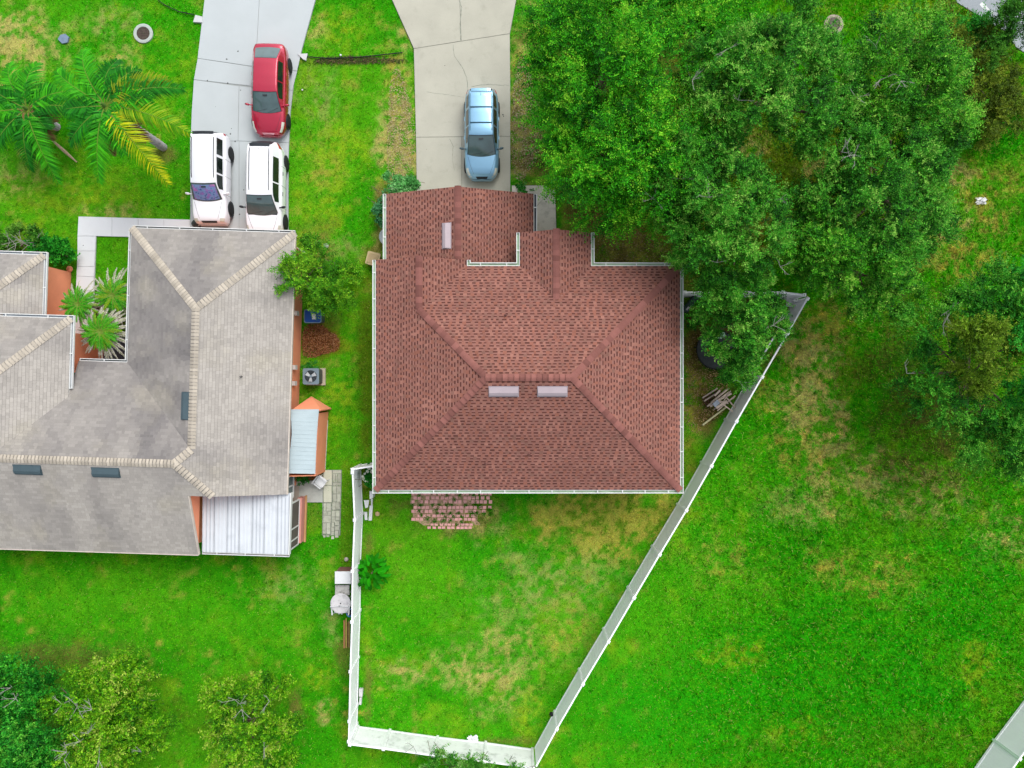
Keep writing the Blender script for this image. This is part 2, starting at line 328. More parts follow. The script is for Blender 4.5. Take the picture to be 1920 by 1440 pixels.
# ---- grass blades, one triangle each
def grass():
    n = 900000
    X = RNG.uniform(-27.5, 27.5, n); Y = RNG.uniform(-20.5, 20.5, n)
    keep = np.ones(n, bool)
    for p in PAVED + HOUSES:
        q = np.array(p); c = q.mean(0); keep &= ~inpoly(X, Y, p)
    X = X[keep]; Y = Y[keep]
    px = X * F / H + 960; py = 720 - Y * F / H
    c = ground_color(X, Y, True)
    bare = np.zeros(len(X))
    for k in ('soil', 'dsoil', 'mulch'):
        d = np.abs(c - C_[k]).sum(1); bare = np.maximum(bare, np.clip(1 - d / (C_[k].sum() * .45), 0, 1))
    keep = RNG.random(len(X)) > bare * .93
    X, Y, px, py, c = X[keep], Y[keep], px[keep], py[keep], c[keep]
    n = len(X)
    wild = np.clip((px - 1180) / 300, 0, 1) * (1 - inpoly(px, py, [(650, 870), (1275, 540), (1510, 545), (1003, 1440), (650, 1400)]))
    clump = fbm(X, Y, 3.0, 31, 3)
    L = (.05 + .06 * RNG.random(n)) * (.7 + clump * .7) * (1 + wild * 1.3)
    W = .020 + .016 * RNG.random(n) + .008 * wild
    az = RNG.random(n) * 2 * np.pi
    waz = np.radians(150) + (fbm(X, Y, .25, 33) - .5) * 3 + RNG.normal(0, .5, n)
    az = np.where(RNG.random(n) < wild * .65, waz, az)
    tilt = np.radians(RNG.uniform(25, 82, n))
    d = np.stack([np.cos(az) * np.sin(tilt), np.sin(az) * np.sin(tilt), np.cos(tilt)], -1)
    s = np.stack([-np.sin(az), np.cos(az), RNG.normal(0, .35, n)], -1)
    z0 = (fbm(X, Y, .35, 21) - .5) * .05 - .035 + (fbm(X, Y, 2.5, 22) - .5) * .02
    p = np.stack([X, Y, z0], -1)
    V = np.empty((n, 3, 3)); V[:, 0] = p - s * W[:, None] * .5; V[:, 1] = p + s * W[:, None] * .5; V[:, 2] = p + d * L[:, None]
    nrm = np.cross(V[:, 1] - V[:, 0], V[:, 2] - V[:, 0]); fl = nrm[:, 2] < 0
    V[fl] = V[fl][:, [1, 0, 2]]
    r = RNG.random(n)
    sm = vnoise(X, Y, 7.0, 71) * .6 + vnoise(X, Y, 13.0, 72) * .4
    col = c * (.62 + .75 * RNG.random(n) ** 1.3 + (sm - .5) * 1.7).clip(.25, 2)[:, None]
    hu = np.clip(vnoise(X, Y, 2.3, 73) * .5 + vnoise(X, Y, 6.0, 74) * .5, 0, 1)[:, None]
    col = col * (1 + (hu - .5) * np.array([1.3, .25, .3]))
    col = np.where((r < .12)[:, None], col * .5 + C_['yel'] * .75, col)
    col = np.where((r > .965)[:, None], col * .35 + C_['tan'] * .75, col)
    fastmesh('grass', V.reshape(-1, 3), 3, M('grass_blade', None, rough=.9, attr=True, var=.06, fine=0, spec=.03, trans=.2), np.clip(col, 0, .95), kind='stuff')
grass()

# ============================================================ PAVED SURFACES
m_conc_l = M('pale_concrete', S(206, 214, 216), rough=.85, var=.035, scale=.8, fine=.03, fscale=60, bump=.15, bscale=90, dirt=(S(190, 200, 200), .62, 1.2, .35))
m_conc_r = M('warm_concrete', S(202, 200, 184), rough=.88, var=.06, scale=.9, fine=.05, fscale=50, bump=.2, bscale=80, dirt=(S(165, 165, 150), .56, 1.6, .45))
m_conc_w = M('walk_concrete', S(244, 247, 250), rough=.85, var=.03, scale=1.0, fine=.03, fscale=60, bump=.15, bscale=90, dirt=(S(200, 200, 195), .62, 2.0, .4))
m_joint = M('joint_dirt', S(150, 154, 142), rough=1, var=.3, scale=6)
m_crack = M('crack_dirt', S(166, 170, 156), rough=1, var=.3, scale=9)
m_asph = M('asphalt', S(172, 180, 186), rough=.9, var=.06, scale=.6, fine=.12, fscale=45, bump=.3, bscale=90)
def slab_piece(parent, pts, z1, mat, z0=-.08, inset=.012, bev=.0, name='slab'):
    # inset polygon a little so a recessed joint is left between neighbours
    w_ = P2(pts) if not isinstance(pts[0][0], float) or abs(pts[0][0]) > 60 or True else pts
    cx = sum(p[0] for p in w_) / len(w_); cy = sum(p[1] for p in w_) / len(w_)
    q = []
    for x, y in w_:
        dx, dy = x - cx, y - cy
        q.append((x - math.copysign(min(inset, abs(dx)), dx), y - math.copysign(min(inset, abs(dy)), dy)))
    return MB().prism(q, z0, z1).build(name, mat, parent)
def paved(name, base_poly, slabs, zt, mat, label=None, jm=None):
    b = MB().prism(P2(base_poly), -.10, zt - .02).build(name, jm or m_joint, recenter=False); tag(b, kind='structure')
    for s_ in slabs:
        slab_piece(b, s_, zt, mat, z0=zt - .019)
    return b
def yline(y0, x0, y1, x1): return (x0, y0, x1, y1)
def crack(parent, pts, wpx=1.2, z=.055, mat=None):
    mb = MB(); w_ = [G(a, b, z) for a, b in pts]
    # subdivide and jitter
    q = [w_[0]]
    for a, b in zip(w_, w_[1:]):
        k = max(2, int((b - a).length / .12)); nrm = Vector((-(b - a).y, (b - a).x, 0)).normalized()
        for i in range(1, k + 1):
            t = i / k; q.append(a.lerp(b, t) + nrm * random.uniform(-.02, .02) * (i < k))
    rows = []
    for i, p in enumerate(q):
        d = (q[min(i + 1, len(q) - 1)] - q[max(i - 1, 0)]).normalized(); nn = Vector((-d.y, d.x, 0)) * (wpx * .027 * random.uniform(.2, .5))
        rows.append([p - nn, p + nn])
    mb.grid(rows); return mb.build('crack', mat or m_crack, parent)
dl = paved('driveway', DW_L, [
    [(392, -230), (520, -230), (487, 0), (480, 126), (371, 110), (384, 0)],
    [(520, -230), (640, -230), (592, 0), (568, 88), (558, 134), (480, 126), (487, 0)],
    [(371, 110), (476, 126), (471, 162), (364, 150)], [(476, 126), (558, 134), (549, 170), (471, 162)],
    [(364, 150), (449, 162), (447, 265), (358, 265), (360, 210)], [(449, 162), (549, 170), (545, 210), (542, 268), (447, 265)],
    [(358, 265), (449, 265), (449, 470), (357, 470)], [(449, 265), (542, 268), (541, 470), (449, 470)]], .05, m_conc_l, jm=M('pale_joint', S(176, 182, 180)))
dr = paved('driveway', DW_R, [
    [(650, -160), (860, -160), (862, 0), (865, 78), (776, 92), (735, 0)], [(860, -160), (1010, -160), (968, 0), (956, 64), (865, 78), (862, 0)],
    [(776, 92), (956, 64), (957, 156), (957, 256), (780, 258)],
    [(780, 258), (866, 257), (866, 452), (783, 452)], [(866, 257), (957, 256), (957, 452), (866, 452)]], .05, m_conc_r)
crack(dr, [(861, 0), (866, 14), (863, 40), (864, 76)], 2.2); crack(dr, [(850, 84), (852, 105), (866, 125), (875, 145), (877, 170)], 1.6)
crack(dr, [(884, 162), (915, 158), (957, 160)], 1.3); crack(dr, [(843, 260), (850, 275), (848, 300), (852, 320)], 1.2); crack(dr, [(800, 172), (830, 176), (870, 182)], .8)
wr_ = paved('walkway', WK_R, [[(959.5, 348), (1041, 348), (1044, 470), (960, 470)]], .05, M('walk_concrete_warm', S(236, 230, 216), var=.06, scale=1.4, dirt=(S(140, 138, 125), .5, 2, .5)))
crack(wr_, [(1033, 358), (1020, 372), (1008, 385), (990, 402)], 1.2)
wl = paved('walkway', WK_L, [[(148, 406), (211, 408), (211, 444), (181, 443), (146, 443)], [(211, 408), (260, 409.5), (260, 445), (211, 444)], [(260, 409.5), (308, 411), (308, 446), (260, 445)],
    [(308, 411), (357, 412), (357, 447), (308, 446)], [(146, 443), (181, 443), (179, 471), (146, 471)], [(146, 471), (179, 471), (178, 500), (145, 500)], [(145, 500), (178, 500), (177, 519), (144, 518)],
    [(144, 518), (177, 519), (176, 545), (143, 545)], [(143, 545), (176, 545), (174, 640), (141, 640)]], .05, m_conc_w, jm=M('walk_joint', S(214, 216, 216)))
pt = paved('patio', PATIO, [PATIO], .05, M('patio_concrete', S(205, 208, 200), var=.1, scale=1.5, dirt=(S(140, 145, 138), .5, 2.2, .5)))
st = MB().prism(P2(STREET), -.06, .012).build('road', m_asph, recenter=False); tag(st, kind='structure')
m_wpaint = M('white_paint', S(235, 238, 238), rough=.7, var=.08, scale=6)
mk = MB()
for q in ([(1836, 9), (1841, 4), (1850, 12), (1845, 18)], [(1843, 8), (1850, 12), (1846, 18), (1838, 12)], [(1848, 11), (1856, 19), (1853, 21), (1846, 15)], [(1857, 24), (1860, 21), (1863, 24), (1860, 27)], [(1914, 4), (1922, 1), (1926, 6), (1917, 8)]):
    mk.prism(P2(q), .013, .016 + .0015 * len(mk.f) / 6)
mk.build('road_marking', m_wpaint, st)
def edge_line(pts, wpx, mat, name):
    mb = MB(); w_ = [G(a, b, .02) for a, b in pts]; rows = []
    for i, p in enumerate(w_):
        d = (w_[min(i + 1, len(w_) - 1)] - w_[max(i - 1, 0)]).normalized(); nn = Vector((-d.y, d.x, 0)) * wpx * .0135
        rows.append((p, nn))
    for (a, na), (b, nb) in zip(rows, rows[1:]):
        mb.add([a - na, a + na, b + nb, b - nb, a - na + Vector((0, 0, .05)), a + na + Vector((0, 0, .05)), b + nb + Vector((0, 0, .05)), b - nb + Vector((0, 0, .05))],
               [(0, 1, 2, 3), (7, 6, 5, 4), (0, 4, 5, 1), (1, 5, 6, 2), (2, 6, 7, 3), (3, 7, 4, 0)])
    return mb.build(name, mat)
m_black = M('black_rubber', S(30, 32, 32), rough=.7)
tag(edge_line([(576, 107), (620, 110), (680, 107), (755, 99)], 1.3, m_black, 'lawn_edging'), 'thin black lawn edging across the grass strip between the two driveways', 'edging')
tag(edge_line([(296, 0), (310, 10), (335, 22), (364, 28)], 1.3, m_black, 'lawn_edging'), 'thin curved black lawn edging at the top, left of the pale driveway', 'edging')
# stains on the driveways: small oil drips (real marks with their own shape)
def drips(parent, pts):
    for (a, b, r) in pts:
        mb = MB(); k = 9; c = G(a, b, .0525)
        mb.add([(c.x + r * .027 * math.cos(t * 2 * math.pi / k) * random.uniform(.6, 1.1), c.y + r * .027 * math.sin(t * 2 * math.pi / k) * random.uniform(.6, 1.1), c.z) for t in range(k)], [tuple(range(k))])
        mb.build('oil_spot', M('oil', S(90, 96, 92), rough=.5), parent)
drips(dl, [(446, 96, 1.6), (425, 111, 1.6), (389, 151, 1.6), (427, 156, 1.8), (451, 169, 1.3), (432, 251, 1.6), (441, 265, 1.6), (434, 241, 1), (462, 329, 1.6), (457, 356, 1.3), (456, 389, 1.4), (449, 402, 1.6), (449, 430, 1.5), (404, 200, .8)])
drips(dr, [(943, 215, 1.5), (944, 218, 1.2), (834, 123, .9), (800, 280, .7)])
drips(wl, [(156, 460, 1.1)])
# ============================================================ ROOFS
PITCH = .42
class Plane:
    def __init__(s, ex, ey, dx, dy, z0, p): s.ex, s.ey, s.dx, s.dy, s.z0, s.p = ex, ey, dx, dy, z0, p   # (dx,dy) unit upslope direction, eave point
    def d(s, x, y): return (x - s.ex) * s.dx + (y - s.ey) * s.dy
    def z(s, x, y): return s.z0 + s.p * s.d(x, y)
def roof_slab(parent, faces, T, mat, trim, th=.11):
    mb = MB()
    for pl, poly in faces:
        pts = [(*T(x, y), pl.z(x, y)) for x, y in poly]
        mb.prism([(p[0], p[1]) for p in pts], [p[2] - th for p in pts], [p[2] for p in pts])
    return mb.build('roof_deck', [trim], parent)
def shingles(parent, faces, T, mat, style, palette, expo=.142, name='shingles'):
    """every course is a raised strip, teeth/tabs are raised pieces; joined because they are a few pixels each"""
    mb = MB(); nt_ = 0
    for fi, (pl, poly) in enumerate(faces):
        e = expo / math.sqrt(1 + pl.p ** 2)
        tx, ty = -pl.dy, pl.dx
        ds = [pl.d(x, y) for x, y in poly]; ts = [x * tx + y * ty for x, y in poly]
        dmin, dmax = min(ds), max(ds); k0 = int(math.floor(dmin / e + 1e-6))
        def xy(t, d): return (tx * (t - (pl.ex * tx + pl.ey * ty)) + pl.ex + pl.dx * d, ty * (t - (pl.ex * tx + pl.ey * ty)) + pl.ey + pl.dy * d)
        def P(x, y, off): X, Y = T(x, y); return (X, Y, pl.z(x, y) + off)
        k = k0
        ed = pl.ex * pl.dx + pl.ey * pl.dy
        while k * e < dmax - .002:
            d0, d1 = k * e, (k + 1) * e
            q = clip(clip(poly, pl.dx, pl.dy, ed + d0), -pl.dx, -pl.dy, -(ed + d1))
            if len(q) >= 3:
                th = .009
                base = style(palette, 'strip', q[0][0], q[0][1], 0, fi)
                vs = [P(x, y, .004 + th * (1 - (pl.d(x, y) - d0) / e)) for x, y in q]
                mb.add(vs, [tuple(range(len(vs)))], 0, base)
                tv = [x * tx + y * ty for x, y in q]; t0, t1 = min(tv), max(tv)
                lo = [(x, y) for x, y in q if abs(pl.d(x, y) - d0) < .004]
                if len(lo) >= 2:
                    a = min(lo, key=lambda p: p[0] * tx + p[1] * ty); b = max(lo, key=lambda p: p[0] * tx + p[1] * ty)
                    mb.add([P(*a, -.002), P(*b, -.002), P(*b, .004 + th), P(*a, .004 + th)], [(0, 1, 2, 3)], 0, palette['edge'])
                t = t0 + random.uniform(-.25, 0)
                def edge_rng(d):   # t-interval of the polygon at depth d
                    xs = []
                    n = len(poly)
                    for i in range(n):
                        A = poly[i]; B = poly[(i + 1) % n]; da = pl.d(*A) - d; db = pl.d(*B) - d
                        if (da <= 0 < db) or (db <= 0 < da):
                            u = da / (da - db); xs.append((A[0] + (B[0] - A[0]) * u) * tx + (A[1] + (B[1] - A[1]) * u) * ty)
                    return (min(xs), max(xs)) if len(xs) >= 2 else (0, 0)
                r0 = edge_rng(d0 + .01 * e); r1 = edge_rng(d0 + .97 * e); lo_t = max(r0[0], r1[0]); hi_t = min(r0[1], r1[1])
                while t < t1:
                    if palette['kind'] == 'lam':
                        gap = random.choice([.11, .14, .16, .20]); wd = random.choice([.10, .12, .15, .17])
                    else: gap = .006; wd = random.choice([.12, .16, .21, .30])
                    a, b = max(t, lo_t), min(t + wd, hi_t); g0, g1 = max(t + wd, lo_t), min(t + wd + gap, hi_t)
                    def piece(u0, u1, da_, db_, o0, o1, c, skirt):
                        qq = clip(clip(clip(clip(poly, tx, ty, u0), -tx, -ty, -u1), pl.dx, pl.dy, ed + da_), -pl.dx, -pl.dy, -(ed + db_))
                        if len(qq) < 3: return
                        vv = [P(x, y, o0 + (o1 - o0) * (pl.d(x, y) - da_) / (db_ - da_)) for x, y in qq]
                        mb.add(vv, [tuple(range(len(vv)))], 0, c)
                        if skirt and len(qq) == 4:
                            mb.add([P(*xy(u0, da_), 0), P(*xy(u1, da_), 0), P(*xy(u1, da_), o0), P(*xy(u0, da_), o0)], [(0, 1, 2, 3)], 0, c * .8)
                    lam = palette['kind'] == 'lam'
                    if wd > .02:
                        c = style(palette, 'tooth', *xy(t + wd / 2, d0), 0, fi)
                        o_ = .017 if lam else .0145
                        piece(t, t + wd, d0 + .0, d0 + e * .97, o_, .0065, c, lam)
                    if lam:
                        piece(t + wd, t + wd + gap, d0 + .004, d0 + e * random.uniform(.42, .58), .0142, .0105, style(palette, 'gap', 0, 0, 0, fi), False)
                    t += wd + gap
            k += 1
    return mb.build(name, mat, parent, kind='stuff')
def caps(parent, lines, T, mat, step, wd=.15, name='ridge_cap', fill=.97):
    """lines: (p0,p1,planeA,planeB) in plan coords; run from low end to high end"""
    for p0, p1, A, B in lines:
        d = Vector((p1[0] - p0[0], p1[1] - p0[1])); L = d.length; d /= L; nn = Vector((-d.y, d.x))
        n = max(1, int(L / step)); st_ = L / n
        def Z(x, y): return min(A.z(x, y), B.z(x, y))
        x0, y0 = p0
        rows = []
        for s_, lift in ((-.03 if fill > .9 else .0, .085 if fill > .9 else .06), (st_ * fill, .030)):
            cx, cy = x0 + d.x * s_, y0 + d.y * s_
            row = []
            for k, wf in ((-1, 1), (-.45, .5), (0, 0), (.45, .5), (1, 1)):
                x, y = cx + nn.x * wd * k, cy + nn.y * wd * k
                row.append((*T(x, y), Z(x, y) + lift - (.012 if wf == 0 else 0)))
            rows.append(row)
        # base height relative to first vertex; all copies are translated along the true 3D line
        P0 = Vector((*T(*p0), Z(*p0))); P1 = Vector((*T(*p1), Z(*p1)))
        mb = MB(); mb.grid(rows, flip=True)
        low = [(a[0], a[1], a[2] - .045) for a in rows[0]]; mb.grid([low, rows[0]], flip=True)
        mb.v = [tuple(Vector(v) - P0) for v in mb.v]
        first = None
        for i in range(n):
            if first is None:
                first = mb.build(name, mat, parent, world=True, recenter=False); o = first
            else: o = first.copy(); COL.objects.link(o)
            o.location = P0.lerp(P1, i / n)
def offset_poly(pts, dist):
    out = []; n = len(pts)
    for i in range(n):
        a = Vector(pts[max(i - 1, 0)]); b = Vector(pts[i]); c = Vector(pts[min(i + 1, n - 1)])
        d1 = (b - a).normalized() if i > 0 else (c - b).normalized(); d2 = (c - b).normalized() if i < n - 1 else d1
        n1 = Vector((d1.y, -d1.x)); n2 = Vector((d2.y, -d2.x)); m_ = (n1 + n2).normalized()
        out.append(tuple(b + m_ * dist / max(.3, m_.dot(n1))))
    return out
def gutter(parent, pts, z, mat_w, mat_in, wd=.165, hang=1.05, dep=.11, name='gutter'):
    """pts world 2D; gutter on the right-hand side of travel"""
    mb = MB(); i0 = offset_poly(pts, .004); i1 = offset_poly(pts, .034); o0 = offset_poly(pts, wd - .034); o1 = offset_poly(pts, wd)
    n = len(pts)
    for k in range(n - 1):
        for A, B, z0, z1, mi in ((i0, i1, z - dep, z - .002, 0), (o0, o1, z - dep, z, 0), (i1, o0, z - dep, z - dep + .012, 1)):
            mb.prism([A[k], A[k + 1], B[k + 1], B[k]], z0, z1, mi)
    for k, e in ((0, 1), (n - 1, n - 2)):
        d = (Vector(pts[e]) - Vector(pts[k])).normalized() * .012
        mb.prism([i0[k], o1[k], tuple(Vector(o1[k]) + d), tuple(Vector(i0[k]) + d)], z - dep - .001, z - .0005)
    g = mb.build(name, [mat_w, mat_in], parent)
    for k in range(n - 1):
        a = Vector(pts[k]); b = Vector(pts[k + 1]); L = (b - a).length; d = (b - a) / L; r = Vector((d.y, -d.x))
        m_ = int(L / hang); me0 = None
        for j in range(m_):
            c = a + d * ((j + .5) * L / m_ + random.uniform(-.05, .05))
            if me0 is None:
                hb = MB(); q = [tuple(r * s_ + d * t) for s_, t in ((.0, -.022), (.0, .022), (wd, .022), (wd, -.022))]
                hb.prism(q, .003, .014); me0 = hb.build('gutter_hanger', mat_w, g, recenter=False); h = me0
            else: h = me0.copy(); COL.objects.link(h)
            h.location = (c.x, c.y, z)
    return g

m_white = M('white_aluminium', S(246, 248, 246), rough=.45, var=.04, fine=.02, spec=.4)
m_gut_in = M('gutter_inside', S(180, 208, 176), rough=.8, var=.15, scale=1.5, dirt=(S(120, 135, 110), .5, 1.2, .6))
m_gut_dark = M('gutter_inside_dark', S(92, 100, 108), rough=.9, var=.3, scale=1.2, dirt=(S(60, 62, 60), .45, 1, .7))
m_red = M('red_shingle', None, attr=True, rough=.95, var=.07, scale=1.3, fine=.16, fscale=55, spec=.1)
m_redcap = M('red_ridge', S(152, 102, 94), rough=.95, var=.05, scale=2, fine=.12, fscale=50, spec=.1, objrand=.24)
m_grey = M('grey_shingle', None, attr=True, rough=.95, var=.05, scale=1.1, fine=.10, fscale=50, spec=.1)
m_greycap = M('cream_ridge', S(208, 198, 182), rough=.95, var=.10, scale=1.5, fine=.08, fscale=50, spec=.1, objrand=.14)
m_cream = M('cream_wall', S(214, 205, 184), rough=.9, bump=.2, bscale=120)
m_orange = M('terracotta_stucco', S(236, 152, 116, k=1.0), rough=.92, var=.06, scale=1.2, fine=.04, bump=.25, bscale=90)
m_trim = M('trim_white', S(228, 226, 220), rough=.6)
m_glass = M('dark_glass', S(60, 72, 78), rough=.08, spec=.7, var=0, fine=0)
m_door = M('door_white', S(225, 225, 220), rough=.5)

KR = np.array([.84, .84, .80])
RED = dict(kind='lam', edge=S3(112, 74, 68), strip=S3(176, 126, 118), gap=S3(112, 70, 64), tones=[S3(178, 122, 110), S3(172, 118, 106), S3(168, 116, 106), S3(184, 130, 118), S3(160, 116, 106), S3(174, 116, 102)])
def st_red(p, k, x, y, _, fi):
    if k == 'gap': return p['gap'] * KR * random.uniform(.85, 1.35)
    n = .84 + .32 * float(fbm(np.array([x]), np.array([y]), .9, 41)[0])
    if k == 'strip': return p['strip'] * n * KR
    return random.choice(p['tones']) * n * KR * random.uniform(.94, 1.06)
GREY = dict(kind='tab', edge=S3(146, 142, 138), strip=S3(158, 154, 150))
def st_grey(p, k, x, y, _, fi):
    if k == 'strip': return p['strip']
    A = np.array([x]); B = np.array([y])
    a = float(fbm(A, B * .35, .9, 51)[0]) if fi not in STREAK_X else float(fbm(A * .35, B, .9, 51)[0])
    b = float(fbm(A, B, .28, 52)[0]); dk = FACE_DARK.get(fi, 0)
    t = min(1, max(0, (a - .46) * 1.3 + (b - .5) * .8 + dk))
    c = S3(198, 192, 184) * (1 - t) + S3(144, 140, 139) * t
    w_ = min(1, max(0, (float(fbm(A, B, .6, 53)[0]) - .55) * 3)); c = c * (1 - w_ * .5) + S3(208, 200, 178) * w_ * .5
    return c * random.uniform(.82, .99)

# ------------------------------------------------------------ RED-ROOFED HOUSE
rh = thing('house', 'single storey house with a rust red shingle hip roof and white gutters all round', 'house', (0.7, .3, 0))
T0 = lambda x, y: (x, y)
ze = 3.75; xl, xr, yb, yt = -6.17, 7.62, -4.80, 5.35
W_ = Plane(xl, 0, 1, 0, ze, PITCH); E_ = Plane(xr, 0, -1, 0, ze, PITCH); N_ = Plane(0, yt, 0, -1, ze, PITCH); S_ = Plane(0, yb, 0, 1, ze, PITCH)
hd = (yt - yb) / 2; ym = (yt + yb) / 2; rx0, rx1 = xl + hd, xr - hd
GE = Plane(-2.05, 0, -1, 0, ze, PITCH); gm = (-2.05 + xl) / 2; gh = gm - xl; gy_ = yt - gh; gt = 5.63
e0, e1, et = .36, 3.58, 6.87; em = (e0 + e1) / 2; eh = em - e0; EW = Plane(e0, 0, 1, 0, ze, PITCH); EE = Plane(e1, 0, -1, 0, ze, PITCH); ey = yt - eh
g0, g1, gtop, gbot, gz, gp = -5.95, 1.02, 9.0, 4.95, 2.35, .36; gmid = (g0 + g1) / 2
GW = Plane(g0, 0, 1, 0, gz, gp); GEa = Plane(g1, 0, -1, 0, gz, gp)
red_faces = [(W_, [(xl, yb), (rx0, ym), (gm, gy_), (xl, gy_)]), (W_, [(xl, gy_), (gm, gy_), (gm, gt), (xl, gt)]),
  (GE, [(gm, gy_), (-2.05, yt), (-2.05, gt), (gm, gt)]),
  (N_, [(gm, gy_), (rx0, ym), (em, ym), (em, ey), (e0, yt), (-2.05, yt)]), (N_, [(em, ey), (em, ym), (rx1, ym), (xr, yt), (e1, yt)]),
  (EW, [(e0, yt), (em, ey), (em, et), (e0, et)]), (EE, [(em, ey), (e1, yt), (e1, et), (em, et)]),
  (E_, [(xr, yb), (xr, yt), (rx1, ym)]), (S_, [(xl, yb), (xr, yb), (rx1, ym), (rx0, ym)]),
  (GW, [(g0, gbot), (gmid, gbot), (gmid, gtop), (g0, gtop)]), (GEa, [(gmid, gbot), (g1, gbot), (g1, gtop), (gmid, gtop)])]
roof_slab(rh, red_faces, T0, None, m_trim)
shingles(rh, red_faces, T0, m_red, st_red, RED)
caps(rh, [((xl, yb), (rx0, ym), W_, S_), ((xr, yb), (rx1, ym), E_, S_), ((xr, yt), (rx1, ym), E_, N_), ((gm, gy_), (rx0, ym), W_, N_), ((rx0, ym), (rx1, ym), N_, S_),
          ((gm, gt), (gm, gy_), W_, GE), ((em, et), (em, ey), EW, EE), ((gmid, gtop), (gmid, gt - .35), GW, GEa)], T0, m_redcap, .24, .15)
# valleys
# walls
wl_ = MB()
def wall_ring(mb, poly, z1, th=.15, z0=0):
    inn = []
    n = len(poly)
    a = sum(poly[i][0] * poly[(i + 1) % n][1] - poly[(i + 1) % n][0] * poly[i][1] for i in range(n))
    if a < 0: poly = poly[::-1]
    for i in range(n):
        p, q = Vector(poly[i]), Vector(poly[(i + 1) % n]); d = (q - p).normalized(); nn = Vector((-d.y, d.x))
        mb.prism([tuple(p + d * .001), tuple(q - d * (th + .001)), tuple(q + nn * th - d * (th + .001)), tuple(p + nn * th + d * .001)], z0, z1)
wall_ring(wl_, [(xl + .4, yb + .4), (xr - .4, yb + .4), (xr - .4, yt - .4), (e1 - .3, yt - .4), (e1 - .3, et - .35), (e0 + .3, et - .35), (e0 + .3, yt - .4), (xl + .4, yt - .4)], ze - .02)
wl_.build('wall', m_cream, rh)
gw = MB(); wall_ring(gw, [(g0 + .35, yt - .39), (g1 - .35, yt - .39), (g1 - .35, gtop - .35), (g0 + .35, gtop - .35)], gz - .02)
def gable(mb, xa, xb, y, zb, p, th=.15):
    m_ = (xa + xb) / 2; hgt = (xb - xa) / 2 * p
    mb.add([(xa, y, zb), (xb, y, zb), (m_, y, zb + hgt), (xa, y - th, zb), (xb, y - th, zb), (m_, y - th, zb + hgt)], [(0, 2, 1), (3, 4, 5), (0, 1, 4, 3), (1, 2, 5, 4), (2, 0, 3, 5)])
gable(gw, g0 + .35, g1 - .35, gtop - .35, gz - .02, gp); gw.build('garage_wall', m_cream, rh)
gb2 = MB(); gable(gb2, e0 + .3, e1 - .3, et - .35, ze - .02, PITCH); gable(gb2, xl + .4, -2.05 - .3, gt - .3, ze - .02, PITCH); gb2.build('gable_wall', m_cream, rh)
gd = MB()
for k in range(4): gd.box(g0 + 1.0, g1 - 1.0, gtop - .352, gtop - .31, .05 + k * .53, .56 + k * .53)
gd.build('garage_door', m_door, rh)
def window(parent, x, y, z, w_, h_, face, mf, mg):   # face: 'N','S','E','W' outward
    rot = {'N': 0, 'S': math.pi, 'E': -math.pi / 2, 'W': math.pi / 2}[face]
    M4 = Matrix.Translation((x, y, z)) @ Matrix.Rotation(rot, 4, 'Z')
    f = MB()
    for a in (-w_ / 2, w_ / 2 - .06): f.box(a, a + .06, -.02, .05, 0, h_, M4=M4)
    for a in (0, h_ / 2 - .02, h_ - .06): f.box(-w_ / 2 + .06, w_ / 2 - .06, -.02, .045, a, a + .05, M4=M4)
    fo = f.build('window', mf, parent)
    MB().box(-w_ / 2 + .05, w_ / 2 - .05, -.01, .02, .04, h_ - .04, M4=M4).build('pane', mg, fo)
for x in (-4, -1, 2, 5.2): window(rh, x, yb + .4, .9, 1.3, 1.3, 'S', m_trim, m_glass)
for y in (-2.8, 0.2, 3): window(rh, xl + .4, y, 1.0, .9, 1.2, 'W', m_trim, m_glass); window(rh, xr - .4, y, 1.0, 1.1, 1.2, 'E', m_trim, m_glass)
# gutters
gz_ = ze - .01
gutter(rh, [(xl, gt), (xl, yb), (xr, yb), (xr, yt), (e1, yt), (e1, et)], gz_, m_white, m_gut_in)
gutter(rh, [(e0, et), (e0, yt), (-2.05, yt), (-2.05, gt)], gz_, m_white, m_gut_in)
gutter(rh, [(g0, gbot), (g0, gtop)][::-1], gz - .01, m_white, m_gut_in)
gutter(rh, [(g1, gtop), (g1, gbot)][::-1], gz - .01, m_white, m_gut_dark)
# off-ridge vents
m_vent = M('vent_metal', S(190, 176, 182), rough=.45, metal=.2, var=.05, fine=.02)
m_vent_d = M('vent_slot', S(150, 130, 140), rough=.6)
def vent(parent, pl, x, y, along, lw, dw, m1, m2, lift=.12, T=T0, name='roof_vent'):
    """along: half length along contour, dw: extent along slope"""
    tx, ty = -pl.dy, pl.dx
    def P(t, d, o_): X, Y = x + tx * t + pl.dx * d, y + ty * t + pl.dy * d; return (*T(X, Y), pl.z(X, Y) + o_)
    mb = MB(); h = dw / 2
    prof = [(-h, .0), (-h, lift), (-h * .35, lift + .01), (h, .02), (h, 0)]
    A = [P(-along, d, o_) for d, o_ in prof]; B = [P(along, d, o_) for d, o_ in prof]; n = len(prof)
    mb.add(A + B, [(i, i + 1, n + i + 1, n + i) for i in range(n - 1)] + [tuple(range(n))[::-1], tuple(range(n, 2 * n))])
    v = mb.build(name, m1, parent)
    s_ = MB(); q = [P(-along * .97, -h - .012, .015), P(along * .97, -h - .012, .015), P(along * .97, -h - .004, lift * .8), P(-along * .97, -h - .004, lift * .8)]
    s_.add(q, [(0, 1, 2, 3)]); s_.build('louver', m2, v)
    fl = MB(); q = [P(-along - .03, -h - .05, .022), P(along + .03, -h - .05, .022), P(along + .03, h + .04, .021), P(-along - .03, h + .04, .021)]
    fl.add(q, [(0, 1, 2, 3)]); fl.build('flashing', m1, v)
    return v
def at(pl_z, px, py): return g2(px, py, pl_z)
